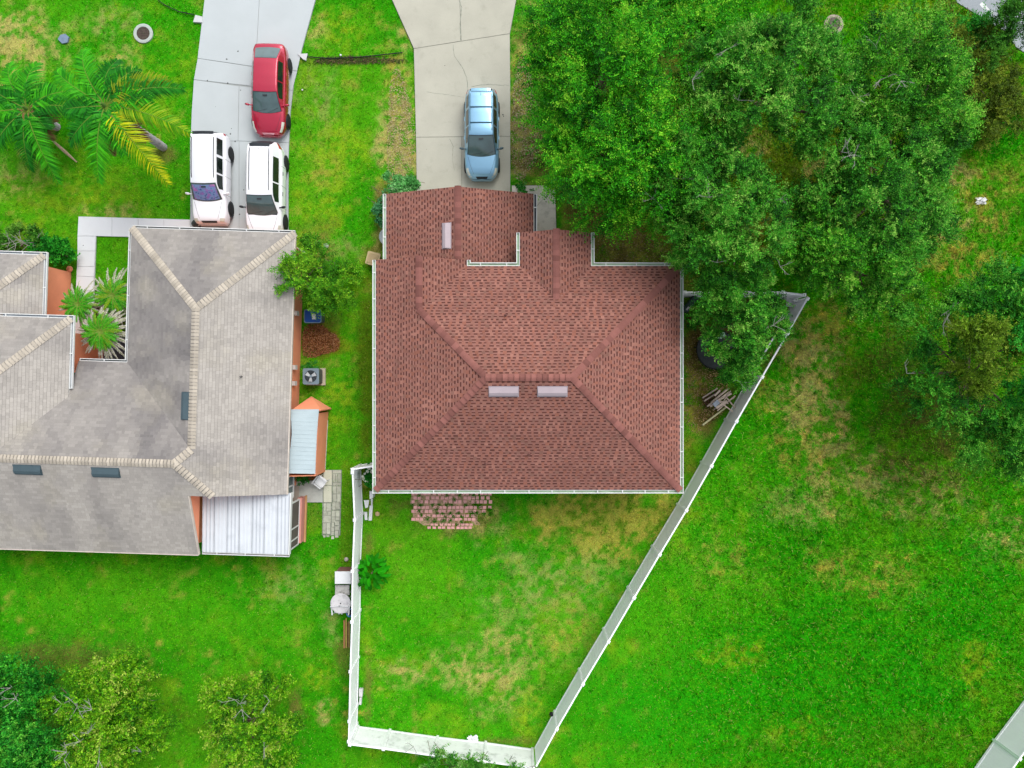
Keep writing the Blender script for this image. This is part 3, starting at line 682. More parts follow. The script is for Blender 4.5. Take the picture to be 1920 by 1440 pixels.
for a in (944.5, 1036):
    x, y = g2(a, 734, 5.72); vent(rh, S_, x, y, .62, 0, .38, m_vent, m_vent_d)
x, y = g2(837.5, 442, 3.45); vent(rh, GW, x, y, .57, 0, .36, m_vent, m_vent_d)
m_lead = M('pipe_boot', S(128, 84, 76), rough=.6)
for a, b, zz in ((992, 852, 4.5), (911, 869, 4.35), (948, 592, 4.6)):
    x, y = g2(a, b, zz); pl = S_ if b > 700 else N_; z = pl.z(x, y)
    MB().lathe([(.09, z - .05), (.06, z + .06), (.035, z + .07), (.035, z + .2), (.02, z + .2), (.02, z + .05)], x, y, 12).build('vent_pipe', m_lead, rh)

# ------------------------------------------------------------ GREY-ROOFED HOUSE
th_ = math.radians(-1.8); O_ = Vector((-10.17, 7.07))
def TL(u, v): return (O_.x + u * math.cos(th_) - v * math.sin(th_), O_.y + u * math.sin(th_) + v * math.cos(th_))
gh_ = thing('house', 'terracotta walled house with a weathered grey shingle roof and cream ridge caps', 'house', (-16, 0, 0))
zl = 2.7
E = Plane(0, 0, -1, 0, zl, PITCH); N = Plane(0, 0, 0, -1, zl, PITCH); Wm = Plane(-7.65, 0, 1, 0, zl, PITCH)
Nc = Plane(0, -6.3, 0, -1, zl, PITCH); Sm = Plane(0, -15.2, 0, 1, zl, PITCH)
We = Plane(-9.93, 0, -1, 0, 3.4, PITCH); Wn = Plane(0, -4.38, 0, -1, 3.4, PITCH); Ww = Plane(-17.93, 0, 1, 0, 3.4, PITCH)
Se = Plane(-11.72, 0, -1, 0, zl, PITCH); Sn = Plane(0, -1.4, 0, -1, zl, PITCH); Sw = Plane(-17.72, 0, 1, 0, zl, PITCH)
vr = -10.75; wtop = -13.93
grey_faces = [
 (E, [(0, 0), (-3.825, -3.825), (-3.825, -10.125), (0, -10.125)]),                       # 0
 (E, [(0, -10.125), (-3.825, -10.125), (-4.45, vr), (-2.95, -12.25), (0, -12.25)]),      # 1
 (N, [(0, 0), (-7.65, 0), (-3.825, -3.825)]),                                            # 2
 (Wm, [(-7.65, 0), (-7.65, -6.3), (-3.825, -10.125), (-3.825, -3.825)]),                 # 3
 (Nc, [(-7.65, -6.3), (-9.93, -6.3), (-9.93, -7.97), (-12.71, vr), (-4.45, vr), (-3.825, -10.125)]),  # 4
 (Sm, [(-4.45, vr), (-12.71, vr), (-13.93, vr), (-13.93, -15.2), (-4.05, -15.2), (-4.05, -12.25), (-2.95, -12.25)]),     # 5 (split below)
 (We, [(-9.93, -4.38), (-9.93, -7.97), (-12.71, vr), (-13.93, vr), (-13.93, -8.38)]),     # 6
 (Wn, [(-9.93, -4.38), (-13.93, -8.38), (-17.93, -4.38)]),                               # 7
 (Ww, [(-17.93, -4.38), (-13.93, -8.38), (-13.93, vr), (-17.93, vr)]),                   # 8
 (Se, [(-11.72, -1.4), (-14.72, -4.4), (-14.72, -4.9), (-11.72, -4.9)]),                 # 9
 (Sn, [(-11.72, -1.4), (-17.72, -1.4), (-14.72, -4.4)]),                                 # 10
 (Sm, [(-13.93, vr), (-19, vr), (-19, -15.2), (-13.93, -15.2)]),                         # 11
 (Sw, [(-17.72, -1.4), (-17.72, -4.9), (-14.72, -4.9), (-14.72, -4.4)])]                 # 12
# make the south plane convex pieces
f5 = grey_faces[5]
grey_faces[5] = (Sm, [(-4.45, vr), (-13.93, vr), (-13.93, -15.2), (-4.45, -15.2)])
grey_faces += [(Sm, [(-4.05, -15.2), (-4.45, -15.2), (-4.45, -12.25), (-4.05, -12.25)]), (Sm, [(-4.45, vr), (-4.45, -12.25), (-2.95, -12.25)])]
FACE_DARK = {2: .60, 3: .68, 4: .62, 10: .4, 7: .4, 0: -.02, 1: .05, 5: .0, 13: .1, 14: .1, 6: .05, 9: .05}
STREAK_X = {0, 1, 3, 6, 8, 9, 12}
roof_slab(gh_, grey_faces, TL, None, m_trim)
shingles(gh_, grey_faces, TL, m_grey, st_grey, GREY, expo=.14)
caps(gh_, [((0, 0), (-3.825, -3.825), E, N), ((-7.65, 0), (-3.825, -3.825), N, Wm), ((-3.825, -3.825), (-3.825, -10.125), E, Wm), ((-3.825, -10.125), (-4.45, vr), E, Nc),
           ((-2.95, -12.25), (-4.45, vr), E, Sm), ((-4.45, vr), (-12.5, vr), Nc, Sm), ((-9.93, -4.38), (-13.93, -8.38), We, Wn), ((-11.72, -1.4), (-14.5, -4.18), Se, Sn)], TL, m_greycap, .155, .18, fill=.80)  # gaps between the shortened caps stand in for shadow lines at their overlaps
w2 = MB()
wall_ring(w2, [TL(*p) for p in [(-.36, -.4), (-.36, -15.1 + 2.9), (-4.3, -12.2), (-4.3, -14.8), (-19, -14.8), (-19, -1.8), (-12.1, -1.8), (-12.1, -5.0), (-10.3, -5.0), (-10.3, -6.7), (-7.25, -6.7), (-7.25, -.4)]], zl - .02)
w2.build('wall', m_orange, gh_)
w3 = MB(); wall_ring(w3, [TL(*p) for p in [(-10.3, -4.75), (-17.6, -4.75), (-17.6, -9), (-10.3, -9)]], 3.38, z0=2.6); w3.build('raised_wall', m_orange, gh_)
w4 = MB()
w4.prism([TL(-4.3, -12.2), TL(-2.95, -12.2), TL(-2.95, -12.06), TL(-4.3, -12.06)], zl, 3.80)
w4.prism([TL(-2.95, -12.2), TL(-.36, -12.2), TL(-.36, -12.06), TL(-2.95, -12.06)], zl, [3.80, 2.72, 2.72, 3.80])
w4.prism([TL(-4.22, -15.1), TL(-4.10, -15.1), TL(-4.10, -12.21), TL(-4.22, -12.21)], zl - .1, [2.62, 2.62, 3.82, 3.82])
w4.build('gable_wall', m_orange, gh_)
# courtyard entry: dark door and glazing
MB().prism([TL(-8.9, -6.66), TL(-7.9, -6.66), TL(-7.9, -6.60), TL(-8.9, -6.60)], .1, 2.2).build('door', M('door_dark', S(60, 62, 66), rough=.5), gh_)
MB().prism([TL(-10.3, -6.64), TL(-7.3, -6.64), TL(-7.3, -5.0), TL(-10.3, -5.0)], .0, .06).build('porch_slab', M('slate_floor', S(74, 82, 92), rough=.6, var=.1), gh_)
gzz = zl - .01
gutter(gh_, [TL(0, 0), TL(-7.65, 0)], gzz, m_white, m_gut_dark, wd=.13, hang=1.5)
gutter(gh_, [TL(-7.65, 0), TL(-7.65, -6.3), TL(-9.9, -6.3)], gzz, m_white, m_gut_dark, wd=.13, hang=1.6)
gutter(gh_, [TL(-9.93, -7.6), TL(-9.93, -4.38), TL(-17.93, -4.38)], 3.39, m_white, M('gutter_blue', S(170, 180, 190), rough=.7), wd=.15, hang=1.8)
gutter(gh_, [TL(-11.72, -4.5), TL(-11.72, -1.4), TL(-17.72, -1.4)], gzz, m_white, M('gutter_blue', S(170, 180, 190)), wd=.15, hang=1.8)
de = MB()
for a, b, za, zb in (((.0, -12.25), (.0, 0), zl, zl), ((-19, -15.2), (-4.05, -15.2), zl, zl), ((-4.05, -15.2), (-4.05, -12.25), zl, zl + PITCH * 2.95)):
    A = Vector(TL(*a)); B = Vector(TL(*b)); d = (B - A).normalized(); r = Vector((d.y, -d.x))
    de.prism([tuple(A + r * .002), tuple(B + r * .002), tuple(B + r * .045), tuple(A + r * .045)], [za - .13, zb - .13, zb - .13, za - .13], [za + .018, zb + .018, zb + .018, za + .018])
de.build('drip_edge', M('drip_edge', S(226, 214, 200), rough=.5), gh_)
m_slate = M('vent_slate', S(84, 104, 112), rough=.6, metal=.2, var=.08); m_slate_d = M('vent_slate_dark', S(40, 50, 58), rough=.7)
TLi = lambda px, py, z: (lambda v: ((v[0] - O_.x) * math.cos(th_) + (v[1] - O_.y) * math.sin(th_), -(v[0] - O_.x) * math.sin(th_) + (v[1] - O_.y) * math.cos(th_)))(g2(px, py, z))
vent(gh_, Wm, *TLi(348, 761, 4.15), .60, 0, .36, m_slate, m_slate_d, T=TL)
vent(gh_, Sm, *TLi(50, 881, 4.45), .60, 0, .38, m_slate, m_slate_d, T=TL)
vent(gh_, Sm, *TLi(198, 886, 4.4), .60, 0, .38, m_slate, m_slate_d, T=TL)
u, v_ = TLi(450, 706, 3.7); x, y = TL(u, v_); z = E.z(u, v_); MB().lathe([(.07, z - .05), (.035, z + .05), (.035, z + .15)], x, y, 10).build('vent_pipe', M('pipe_grey', S(120, 118, 116)), gh_)
# meter boxes on the east wall
for a, b in ((556, 689), (558, 719), (566, 588)):
    zz = 1.2; p = G(a, b, zz); xw = TL(-.36, 0)[0] + .0
    u, v_ = TLi(a, b, zz); X, Y = TL(-.345, v_)
    MB().box(X, X + .16, Y - .11, Y + .11, zz - .18, zz + .18).build('meter_box', m_trim, gh_)
# metal porch roof over the notch with seven panels
m_metal = M('white_metal', S(236, 242, 248), rough=.5, metal=0, var=.04, scale=1.2, fine=.03, dirt=(S(190, 198, 206), .55, 1.3, .4))
m_rib = M('metal_rib', S(206, 212, 220), rough=.5)
px0, px1, ytop_, ybot_ = -4.0, .12, -12.2, -15.12
npan = 7; pw = (px1 - px0) / npan
def zp(v): return 2.42 + .05 * (v + 15.12)
for k in range(npan):
    a = px0 + k * pw; b = a + pw - .012
    mb = MB(); c4 = [TL(a, ytop_), TL(b, ytop_), TL(b, ybot_), TL(a, ybot_)]; zs = [zp(ytop_), zp(ytop_), zp(ybot_), zp(ybot_)]
    mb.prism(c4, [z - .03 for z in zs], zs)
    pn = mb.build('metal_roof_panel', m_metal, gh_)
    rb = MB()
    for j in range(4):
        u0 = a + .02 + j * (pw - .04) / 3.2; u1 = u0 + .035
        rb.prism([TL(u0, ytop_), TL(u1, ytop_), TL(u1, ybot_), TL(u0, ybot_)], [z - .005 for z in zs], [z + .03 for z in zs])
    rb.build('rib', m_metal if k % 2 else m_rib, pn)
gutter(gh_, [TL(px0, ybot_ - .01), TL(px1, ybot_ - .01)], 2.40, m_white, M('gutter_debris', S(96, 90, 88), var=.5, scale=3), wd=.12, hang=1.3)
tr = MB(); tr.prism([TL(px1 + .002, ytop_), TL(px1 + .05, ytop_), TL(px1 + .05, ybot_), TL(px1 + .002, ybot_)], 2.33, 2.58); tr.build('fascia', m_white, gh_)
# porch east side: knee wall, mullions, screens
kx = -.02
def pv(px, py, z): u, v = TLi(px, py, z); return v
vN, vS = -11.55, -15.0
kw = MB(); kw.prism([TL(-.10, -12.75), TL(.12, -12.75), TL(.12, vS), TL(-.10, vS)], 0, .62); kw.build('knee_wall', M('pink_stucco', S(232, 160, 148), rough=.9, var=.04), gh_)
sl = MB(); sl.prism([TL(.13, -12.7), TL(.22, -12.7), TL(.22, vS - .05), TL(.13, vS - .05)], 0, .12); sl.build('foundation_edge', M('tan_stucco', S(206, 160, 110)), gh_)
sc = MB(); sc.prism([TL(-.02, -12.8), TL(.0, -12.8), TL(.0, vS), TL(-.02, vS)], .62, 2.3); sc.build('screen', M('screen_mesh', S(118, 110, 104), rough=.8, alpha=.86), gh_)
fr = MB()
for v in (-12.78, -14.05, -14.62, vS): fr.prism([TL(-.045, v), TL(.03, v), TL(.03, v - .06), TL(-.045, v - .06)], .62, 2.32)
fr.prism([TL(-.045, -12.84), TL(.032, -12.84), TL(.032, vS), TL(-.045, vS)], .60, .665)
fr.prism([TL(-4.0, vS - .0), TL(.03, vS - .0), TL(.03, vS - .07), TL(-4.0, vS - .07)], .0, .10)
for u in (-4.0, -2.7, -1.35): fr.prism([TL(u, vS), TL(u + .07, vS), TL(u + .07, vS - .07), TL(u, vS - .07)], .1, 2.35)
fr.build('porch_frame', m_white, gh_)
wf = MB(); 
for v in (-11.55, -12.05, -12.62): wf.prism([TL(-.345, v), TL(-.27, v), TL(-.27, v - .07), TL(-.345, v - .07)], .75, 2.3)
wf.prism([TL(-.345, -11.5), TL(-.26, -11.5), TL(-.26, -12.72), TL(-.345, -12.72)], .68, .75)
wo = wf.build('window', m_white, gh_); MB().prism([TL(-.34, -11.6), TL(-.31, -11.6), TL(-.31, -12.65), TL(-.34, -12.65)], .76, 2.3).build('pane', M('window_glass_pale', S(120, 138, 138), rough=.15), wo)
MB().prism([TL(-4.0, -12.25), TL(-.2, -12.25), TL(-.2, vS), TL(-4.0, vS)], .0, .06).build('porch_floor', M('porch_floor', S(196, 184, 170)), gh_)
# lean-to on the east wall: pale metal roof, terracotta sides
m_pale = M('pale_blue_metal', S(196, 214, 220), rough=.45, var=.05, scale=1.6)
def q4(pts, zs, th=.03): return [(p[0], p[1]) for p in [G(a, b, z) for (a, b), z in zip(pts, zs)]], [z - th for z in zs], zs
rows = [((541, 768), (598, 768)), ((546, 790), (596, 791)), ((547, 813), (594, 815)), ((545, 836), (593, 839)), ((540, 861), (592, 863)), ((538, 888), (591, 889))]
for (a, b), (c, d) in zip(rows, rows[1:]):
    zs = [2.25, 1.95, 1.95, 2.25]; P_, z0_, z1_ = q4([a, b, (d[0], d[1] - .5), (c[0], c[1] - .5)], zs)
    pn = MB().prism(P_, z0_, z1_).build('lean_to_panel', m_pale, gh_)
    rb = MB()
    for t in (.0, .33, .66):
        A = Vector(G(a[0] + (c[0] - a[0]) * t, a[1] + (c[1] - a[1]) * t, 2.25)); B = Vector(G(b[0] + (d[0] - b[0]) * t, b[1] + (d[1] - b[1]) * t, 1.95))
        rb.tube(A + Vector((0, 0, .0)), B + Vector((0, 0, .0)), .014 if t else .02, n=5)
    rb.build('rib', m_pale if t else m_rib, pn)
ls = MB()
def qwall(a, b, za, zb, base=0, th=.05):
    A = G(*a, 0); B = G(*b, 0); d = (B - A).normalized(); r = Vector((-d.y, d.x, 0)) * th
    ls.prism([(A.x, A.y), (B.x, B.y), (B.x + r.x, B.y + r.y), (A.x + r.x, A.y + r.y)], base, [za, zb, zb, za])
qwall((614, 772), (608, 884), 1.80, 1.80); qwall((566, 884), (608, 884), 2.0, 1.8)
ls.build('lean_to_wall', m_orange, gh_)
bd = MB(); bd.add([G(584, 743, .02), G(622, 766, .02), G(602, 769, 1.88), G(546, 769, 2.2), G(582, 744, 0.0), G(620, 768, 0), G(601, 771, 1.84), G(545, 771, 2.16)], [(0, 1, 2, 3), (7, 6, 5, 4), (0, 4, 5, 1), (1, 5, 6, 2), (2, 6, 7, 3), (3, 7, 4, 0)])
bd.build('slanted_board', m_orange, gh_)
MB().tube(G(614, 788, .05), G(609, 880, .05), .03, n=6).build('base_trim', m_white, gh_)
ds = MB(); ds.tube(G(553, 463, 1.2), G(575, 476, .08), .04, n=6); ds.build('downspout', m_white, gh_)
# ============================================================ FENCES
m_vinyl = M('white_vinyl', (.86, .87, .90, 1), rough=.45, var=.03, scale=1.2, fine=.02, spec=.4)
m_vinyl_d = M('weathered_vinyl', (.80, .82, .82, 1), rough=.5, var=.05, scale=1.5, fine=.03, dirt=(S(150, 160, 150), .5, 1.6, .55))
FH = 1.85
POSTME = {}
def fence(label, tops, mat=m_vinyl, z=FH, skip=(), group=None, endposts=True):
    P = [g2(a, b, z) for a, b in tops]
    f = thing('vinyl_fence', label, 'fence', (P[0][0], P[0][1], 0), group=group)
    for i, p in enumerate(P):
        if i in (0, len(P) - 1) and not endposts and i == 0: continue
        d = Vector(P[min(i + 1, len(P) - 1)]) - Vector(P[max(i - 1, 0)]); ang = math.atan2(d.y, d.x)
        M4 = Matrix.Translation((p[0], p[1], 0)) @ Matrix.Rotation(ang, 4, 'Z')
        po = MB().box(-.06, .06, -.06, .06, -.1, z + .02, M4=M4).build('post', mat, f)
        c = MB(); c.box(-.075, .075, -.075, .075, z + .021, z + .045, M4=M4)
        c.add([tuple(M4 @ Vector(v)) for v in [(-.07, -.07, z + .046), (.07, -.07, z + .046), (.07, .07, z + .046), (-.07, .07, z + .046), (0, 0, z + .085)]], [(3, 2, 1, 0), (0, 1, 4), (1, 2, 4), (2, 3, 4), (3, 0, 4)])
        c.build('post_cap', m_vinyl, po)
    for i in range(len(P) - 1):
        a, b = Vector(P[i]), Vector(P[i + 1]); L = (b - a).length; ang = math.atan2((b - a).y, (b - a).x)
        M4 = Matrix.Translation((a.x, a.y, 0)) @ Matrix.Rotation(ang, 4, 'Z'); x0, x1 = .065, L - .065
        MB().box(x0, x1, -.035, .035, z - .09, z, M4=M4).build('top_rail', m_vinyl, f)
        MB().box(x0, x1, -.03, .03, .05, .17, M4=M4).build('bottom_rail', m_vinyl, f)
        if i in skip: continue
        pm = MB(); n = max(1, round((x1 - x0) / .152)); w_ = (x1 - x0) / n
        for k in range(n):
            o = .0015 if k % 2 else 0
            pm.box(x0 + k * w_ + .003, x0 + (k + 1) * w_ - .003, -.012 + o, .012 + o, .171, z - .091, M4=M4)
        pm.box(x0, x1, -.005, .005, .172, z - .092, M4=M4)
        pm.build('panel', m_vinyl_d if mat is m_vinyl_d else m_vinyl, f)
    return f
fence('short white vinyl fence closing the gap left of the red-roofed house', [(661, 880), (700, 874)])
fence('long white vinyl fence running straight down the left side of the back yard', [(661, 886), (665, 975), (661, 1071), (660, 1166), (657, 1259), (655, 1352), (654, 1390)], endposts=True)
fence('white vinyl fence along the bottom of the back yard with vines on it', [(656, 1396), (719, 1404), (813, 1417), (908, 1428), (1000, 1441)], mat=m_vinyl_d)
fence('long diagonal white vinyl fence right of the back yard, one bay open', [(1004, 1440), (1044, 1367), (1093, 1283), (1141, 1203), (1189, 1121), (1237, 1040), (1287, 957), (1334, 874), (1381, 790), (1429, 707), (1477, 625), (1514, 560)], skip=(9,), endposts=False)
fence('white vinyl fence from the house wall to the corner under the oaks', [(1284, 548), (1376, 547), (1468, 548), (1508, 553)], endposts=True)
fence('white vinyl fence crossing the bottom right corner of the picture', [(1850, 1512), (1912, 1423), (1975, 1340), (2040, 1255)], mat=M('green_tinted_vinyl', S(214, 236, 222, k=1.2), rough=.5, var=.03))
# loose white pieces at the open bay: bracing
gp_ = MB(); gp_.tube(G(1390, 699, .9), G(1408, 706, .9), .03, n=6); gp_.build('white_brace', m_vinyl, label='short white brace bar beside the bay without a panel', cat='bar')

# ============================================================ FOLIAGE
m_leaf = M('leaf', None, attr=True, rough=.6, var=.1, scale=.8, fine=0, spec=.14, trans=.22)
m_bark = M('bark', S(128, 112, 96), rough=.95, var=.25, scale=4, bump=.6, bscale=25)
m_twig = M('grey_twig', S(164, 166, 156), rough=.9, var=.15, scale=6)
def leaf_quads(p, dirs, up, Lf, Wf):
    """p base (n,3), dirs unit, up approx normal -> diamond quads"""
    s = np.cross(dirs, up); s /= np.linalg.norm(s, axis=1)[:, None] + 1e-9
    n = len(p); V = np.empty((n, 4, 3))
    V[:, 0] = p; V[:, 1] = p + dirs * (Lf * .5)[:, None] - s * (Wf * .5)[:, None]
    V[:, 2] = p + dirs * Lf[:, None]; V[:, 3] = p + dirs * (Lf * .5)[:, None] + s * (Wf * .5)[:, None]
    return V
def unit(a): return a / (np.linalg.norm(a, axis=-1, keepdims=True) + 1e-9)
def foliage(name, parent, blobs, ntw, tones, rng, twl=(.35, .75), k=16, Lf=(.07, .125), Wf=(.036, .06), upb=.25, hollow=.55, bright=1.0, zmin=.15, tight=.42, out=1.15, cpt=30):
    """blobs: (x,y,z,rx,ry,rz,weight). Twigs sprout from clumps spread over each blob"""
    Bb = np.array(blobs, float); wts = Bb[:, 6] * (Bb[:, 3] * Bb[:, 4]); wts /= wts.sum()
    # clump centres: sub-masses on blob surfaces make the light/dark structure by real overlap
    ncl = max(6, int(ntw / cpt)); bi = rng.choice(len(Bb), ncl, p=wts)
    d = unit(rng.normal(0, 1, (ncl, 3)) + np.array([0, 0, upb * 2])); d[:, 2] = np.where(d[:, 2] < -.35, -d[:, 2], d[:, 2])
    r = rng.uniform(hollow, 1.12, ncl)
    cc = Bb[bi, :3] + d * Bb[bi, 3:6] * r[:, None]
    cr = rng.uniform(.28, .62, ncl) * np.clip(Bb[bi, 3].min(), .5, 1.6)
    ctone = rng.random(ncl)
    ci = rng.choice(ncl, ntw)
    td = unit(rng.normal(0, 1, (ntw, 3)) * .75 + d[ci] * out + np.array([0, 0, .15]))
    tb = cc[ci] + rng.normal(0, tight, (ntw, 3)) * cr[ci][:, None]
    tl = rng.uniform(twl[0], twl[1], ntw)
    tt = np.clip(ctone[ci] * .55 + rng.random(ntw) ** 1.3 * .6, 0, 1)
    # leaves
    q = (np.arange(k) + .5) / k
    P_ = tb[:, None, :] + td[:, None, :] * (tl[:, None] * q[None, :])[..., None]
    P_[:, :, 2] -= (q[None, :] ** 2) * tl[:, None] * .18
    side = np.where(np.arange(k) % 2 == 0, 1, -1)[None, :, None]
    sv_ = unit(np.cross(td, np.array([0, 0, 1.0])) + 1e-3)
    ld = unit(td[:, None, :] * .7 + side * sv_[:, None, :] * 1.0 + rng.normal(0, .45, (ntw, k, 3)))
    up = unit(np.array([0, 0, 1.0]) + rng.normal(0, .45, (ntw, k, 3)))
    P_ = P_.reshape(-1, 3); ld = ld.reshape(-1, 3); up = up.reshape(-1, 3); n = len(P_)
    L_ = rng.uniform(*Lf, n); W = rng.uniform(*Wf, n)
    V = leaf_quads(P_, ld, up, L_, W)
    T = np.array([S3(*t) for t in tones]); m_ = len(T) - 1
    x = np.clip(np.repeat(tt, k) + rng.normal(0, .12, n), 0, .999) * m_; i0 = x.astype(int); fr_ = (x - i0)[:, None]
    c = T[i0] * (1 - fr_) + T[np.minimum(i0 + 1, m_)] * fr_
    c = c * rng.uniform(.6, 1.55, n)[:, None] * bright
    ok = V[:, :, 2].min(1) > zmin
    fastmesh(name, V[ok].reshape(-1, 3), 4, m_leaf, np.clip(c[ok], 0, .9), parent=parent)
    return cc
def limbs(parent, base, tips, r0, rng, name='trunk', mat=None, fork=.35, n=7):
    mb = MB(); base = Vector(base); tips = [Vector(t) for t in tips]
    c = Vector((0, 0, 0))
    for t in tips: c += t
    c /= len(tips); fk = base.lerp(c, fork); fk.z = base.z + (c.z - base.z) * .45
    mid = base.lerp(fk, .5) + Vector((rng.normal(0, .1), rng.normal(0, .1), 0))
    mb.tube(base - Vector((0, 0, .2)), mid, r0 * 1.25, r0, n); mb.tube(mid, fk, r0, r0 * .8, n)
    for t in tips:
        p = fk; m_ = fk.lerp(t, .5) + Vector((rng.normal(0, .25), rng.normal(0, .25), .2)); r1 = r0 * rng.uniform(.28, .5)
        mb.tube(p, m_, r1 * 1.2, r1 * .7, n); mb.tube(m_, t, r1 * .7, r1 * .22, n)
        for _ in range(3):
            a = m_.lerp(t, rng.uniform(0, .8)); e = a + Vector(tuple(unit(rng.normal(0, 1, 3)))) * rng.uniform(.5, 1.1)
            mb.tube(a, e, r1 * .35, .012, 5)
    return mb.build(name, mat or m_bark, parent)
def bare_twigs(parent, pts, rng):
    for (px, py, z) in pts:
        mb = MB(); p = G(px, py, z)
        for _ in range(rng.integers(3, 6)):
            a = rng.uniform(0, 2 * math.pi); L = rng.uniform(.25, .6); e = p + Vector((math.cos(a) * L, math.sin(a) * L, rng.uniform(.0, .35)))
            mb.tube(p, e, .014, .006, 5)
            for _ in range(2):
                s_ = p.lerp(e, rng.uniform(.4, .9)); e2 = s_ + Vector((math.cos(a + rng.uniform(-.9, .9)) * L * .4, math.sin(a + rng.uniform(-.9, .9)) * L * .4, .1)); mb.tube(s_, e2, .009, .005, 4)
        mb.build('bare_branch', m_twig, parent)
def tree(name, label, cat, base, blobs, ntw, tones, seed, r0=.2, group=None, twigs=(), **kw):
    rng = np.random.default_rng(seed)
    B = G(*base, 0); t = thing(name, label, cat, B, group=group)
    bl = []
    for (px, py, z, r, rz, *w) in blobs:
        g = G(px, py, z); s = (H - z) / F; bl.append((g.x, g.y, z, r * s, r * s, rz, w[0] if w else 1))
    limbs(t, (B.x, B.y, 0), [(b[0], b[1], b[2] + b[5] * .3) for b in bl], r0, rng)
    foliage('crown', t, bl, ntw, tones, rng, **kw)
    if twigs: bare_twigs(t, twigs, rng)
    return t
OAK1 = [(14, 74, 8), (34, 124, 12), (54, 168, 14), (92, 202, 22), (150, 220, 50)]
OAK2 = [(14, 66, 12), (36, 112, 22), (60, 152, 30), (92, 184, 44), (146, 204, 80)]
OAK3 = [(14, 72, 12), (36, 116, 18), (66, 158, 24), (100, 192, 36), (156, 212, 76)]
YEL = [(34, 96, 10), (66, 142, 14), (104, 180, 18), (146, 206, 30), (190, 216, 90)]
DRK = [(10, 74, 14), (22, 114, 24), (40, 150, 34), (70, 184, 46), (120, 206, 66)]
gO = 'oak trees to the right of the red-roofed house'
tree('oak_tree', 'bright green dense oak beside the right driveway at the top', 'tree', (1120, 170), [(1070, 70, 5.2, 62, 1.6), (1150, 60, 6.2, 75, 1.8), (1230, 40, 6.0, 70, 1.6), (1060, 140, 4.6, 55, 1.5), (1130, 150, 6.4, 70, 1.7), (1220, 130, 6.2, 70, 1.6), (1300, 70, 5.8, 60, 1.5), (1020, 50, 4.0, 36, 1.2), (1290, -20, 5.5, 70, 1.5), (1150, -30, 5.5, 80, 1.5), (1380, 20, 5.6, 55, 1.4)], 7200, OAK1, 101, .24, gO, twl=(.55, 1.1), out=1.5, cpt=28, twigs=[(1296, 150, 6.9)])
tree('oak_tree', 'bright green oak whose long sprays hang over the right walkway corner', 'tree', (1150, 330), [(1060, 250, 4.4, 50, 1.4), (1110, 320, 5.0, 62, 1.6), (1180, 300, 6.0, 70, 1.7), (1240, 350, 5.6, 60, 1.6), (1150, 380, 4.4, 48, 1.3), (1070, 320, 3.8, 36, 1.2), (1250, 260, 6.2, 60, 1.6), (1100, 230, 5.4, 50, 1.5), (1180, 215, 5.6, 45, 1.2), (1215, 400, 3.8, 34, 1.0), (1070, 190, 4.6, 40, 1.3)], 6000, OAK1, 102, .22, gO, twl=(.6, 1.2), out=1.7, cpt=26)
tree('oak_tree', 'olive green oak with pale bare twigs in the upper middle of the grove', 'tree', (1420, 200), [(1350, 130, 6.4, 60, 1.7), (1420, 110, 6.8, 65, 1.7), (1490, 130, 6.4, 60, 1.7), (1340, 200, 6.2, 55, 1.6), (1420, 195, 7.0, 60, 1.7), (1500, 210, 6.6, 62, 1.7), (1478, 52, 5.6, 36, 1.4), (1545, 170, 6.0, 40, 1.4), (1560, 230, 6.0, 40, 1.4)], 5200, OAK2, 103, .24, gO, twigs=[(1298, 150, 7.6), (1384, 188, 8), (1362, 93, 8), (1470, 105, 8), (1545, 150, 7.5)])
tree('oak_tree', 'olive green oak over the back corner of the red-roofed house', 'tree', (1360, 400), [(1290, 350, 6.0, 52, 1.6), (1350, 370, 6.8, 60, 1.7), (1270, 410, 5.2, 42, 1.4), (1330, 440, 6.4, 55, 1.6), (1400, 440, 6.8, 55, 1.6), (1290, 300, 6.2, 48, 1.5), (1370, 500, 5.8, 50, 1.5), (1310, 490, 5.0, 38, 1.3), (1420, 370, 6.4, 36, 1.3), (1350, 290, 6.0, 40, 1.4)], 5000, OAK2, 104, .24, gO, twigs=[(1225, 372, 6.6), (1330, 370, 8), (1446, 373, 7.6), (1272, 335, 7), (1344, 492, 7)])
tree('oak_tree', 'feathery oak at the right edge of the grove near the street', 'tree', (1680, 190), [(1645, 82, 5.6, 30, 1.4), (1680, 110, 6.4, 52, 1.6), (1740, 140, 5.8, 45, 1.5), (1640, 150, 6.2, 42, 1.5), (1720, 190, 6.2, 50, 1.6), (1760, 220, 4.8, 40, 1.4), (1620, 210, 6.0, 42, 1.5), (1720, 50, 4.8, 30, 1.1)], 3400, OAK3, 105, .2, gO, twl=(.5, 1.0), out=1.3, twigs=[(1650, 150, 7.6), (1690, 152, 8), (1642, 86, 7), (1605, 182, 7.4)])
tree('oak_tree', 'broad grey green oak spreading over the open lot right of the grove', 'tree', (1630, 370), [(1560, 300, 6.2, 50, 1.6), (1620, 310, 6.8, 55, 1.6), (1660, 270, 6.4, 40, 1.5), (1560, 380, 6.2, 50, 1.6), (1630, 390, 7.0, 58, 1.7), (1700, 330, 5.8, 45, 1.5), (1750, 290, 4.6, 36, 1.3), (1700, 400, 6.0, 50, 1.6), (1730, 370, 4.8, 36, 1.3), (1560, 440, 6.0, 50, 1.5), (1640, 460, 6.4, 50, 1.6), (1690, 460, 5.0, 36, 1.3), (1740, 430, 4.2, 30, 1.1), (1500, 400, 6.0, 40, 1.4)], 6000, OAK2, 106, .26, gO, twigs=[(1592, 292, 7.8), (1555, 187, 7), (1602, 290, 8.2), (1578, 285, 7.8)])
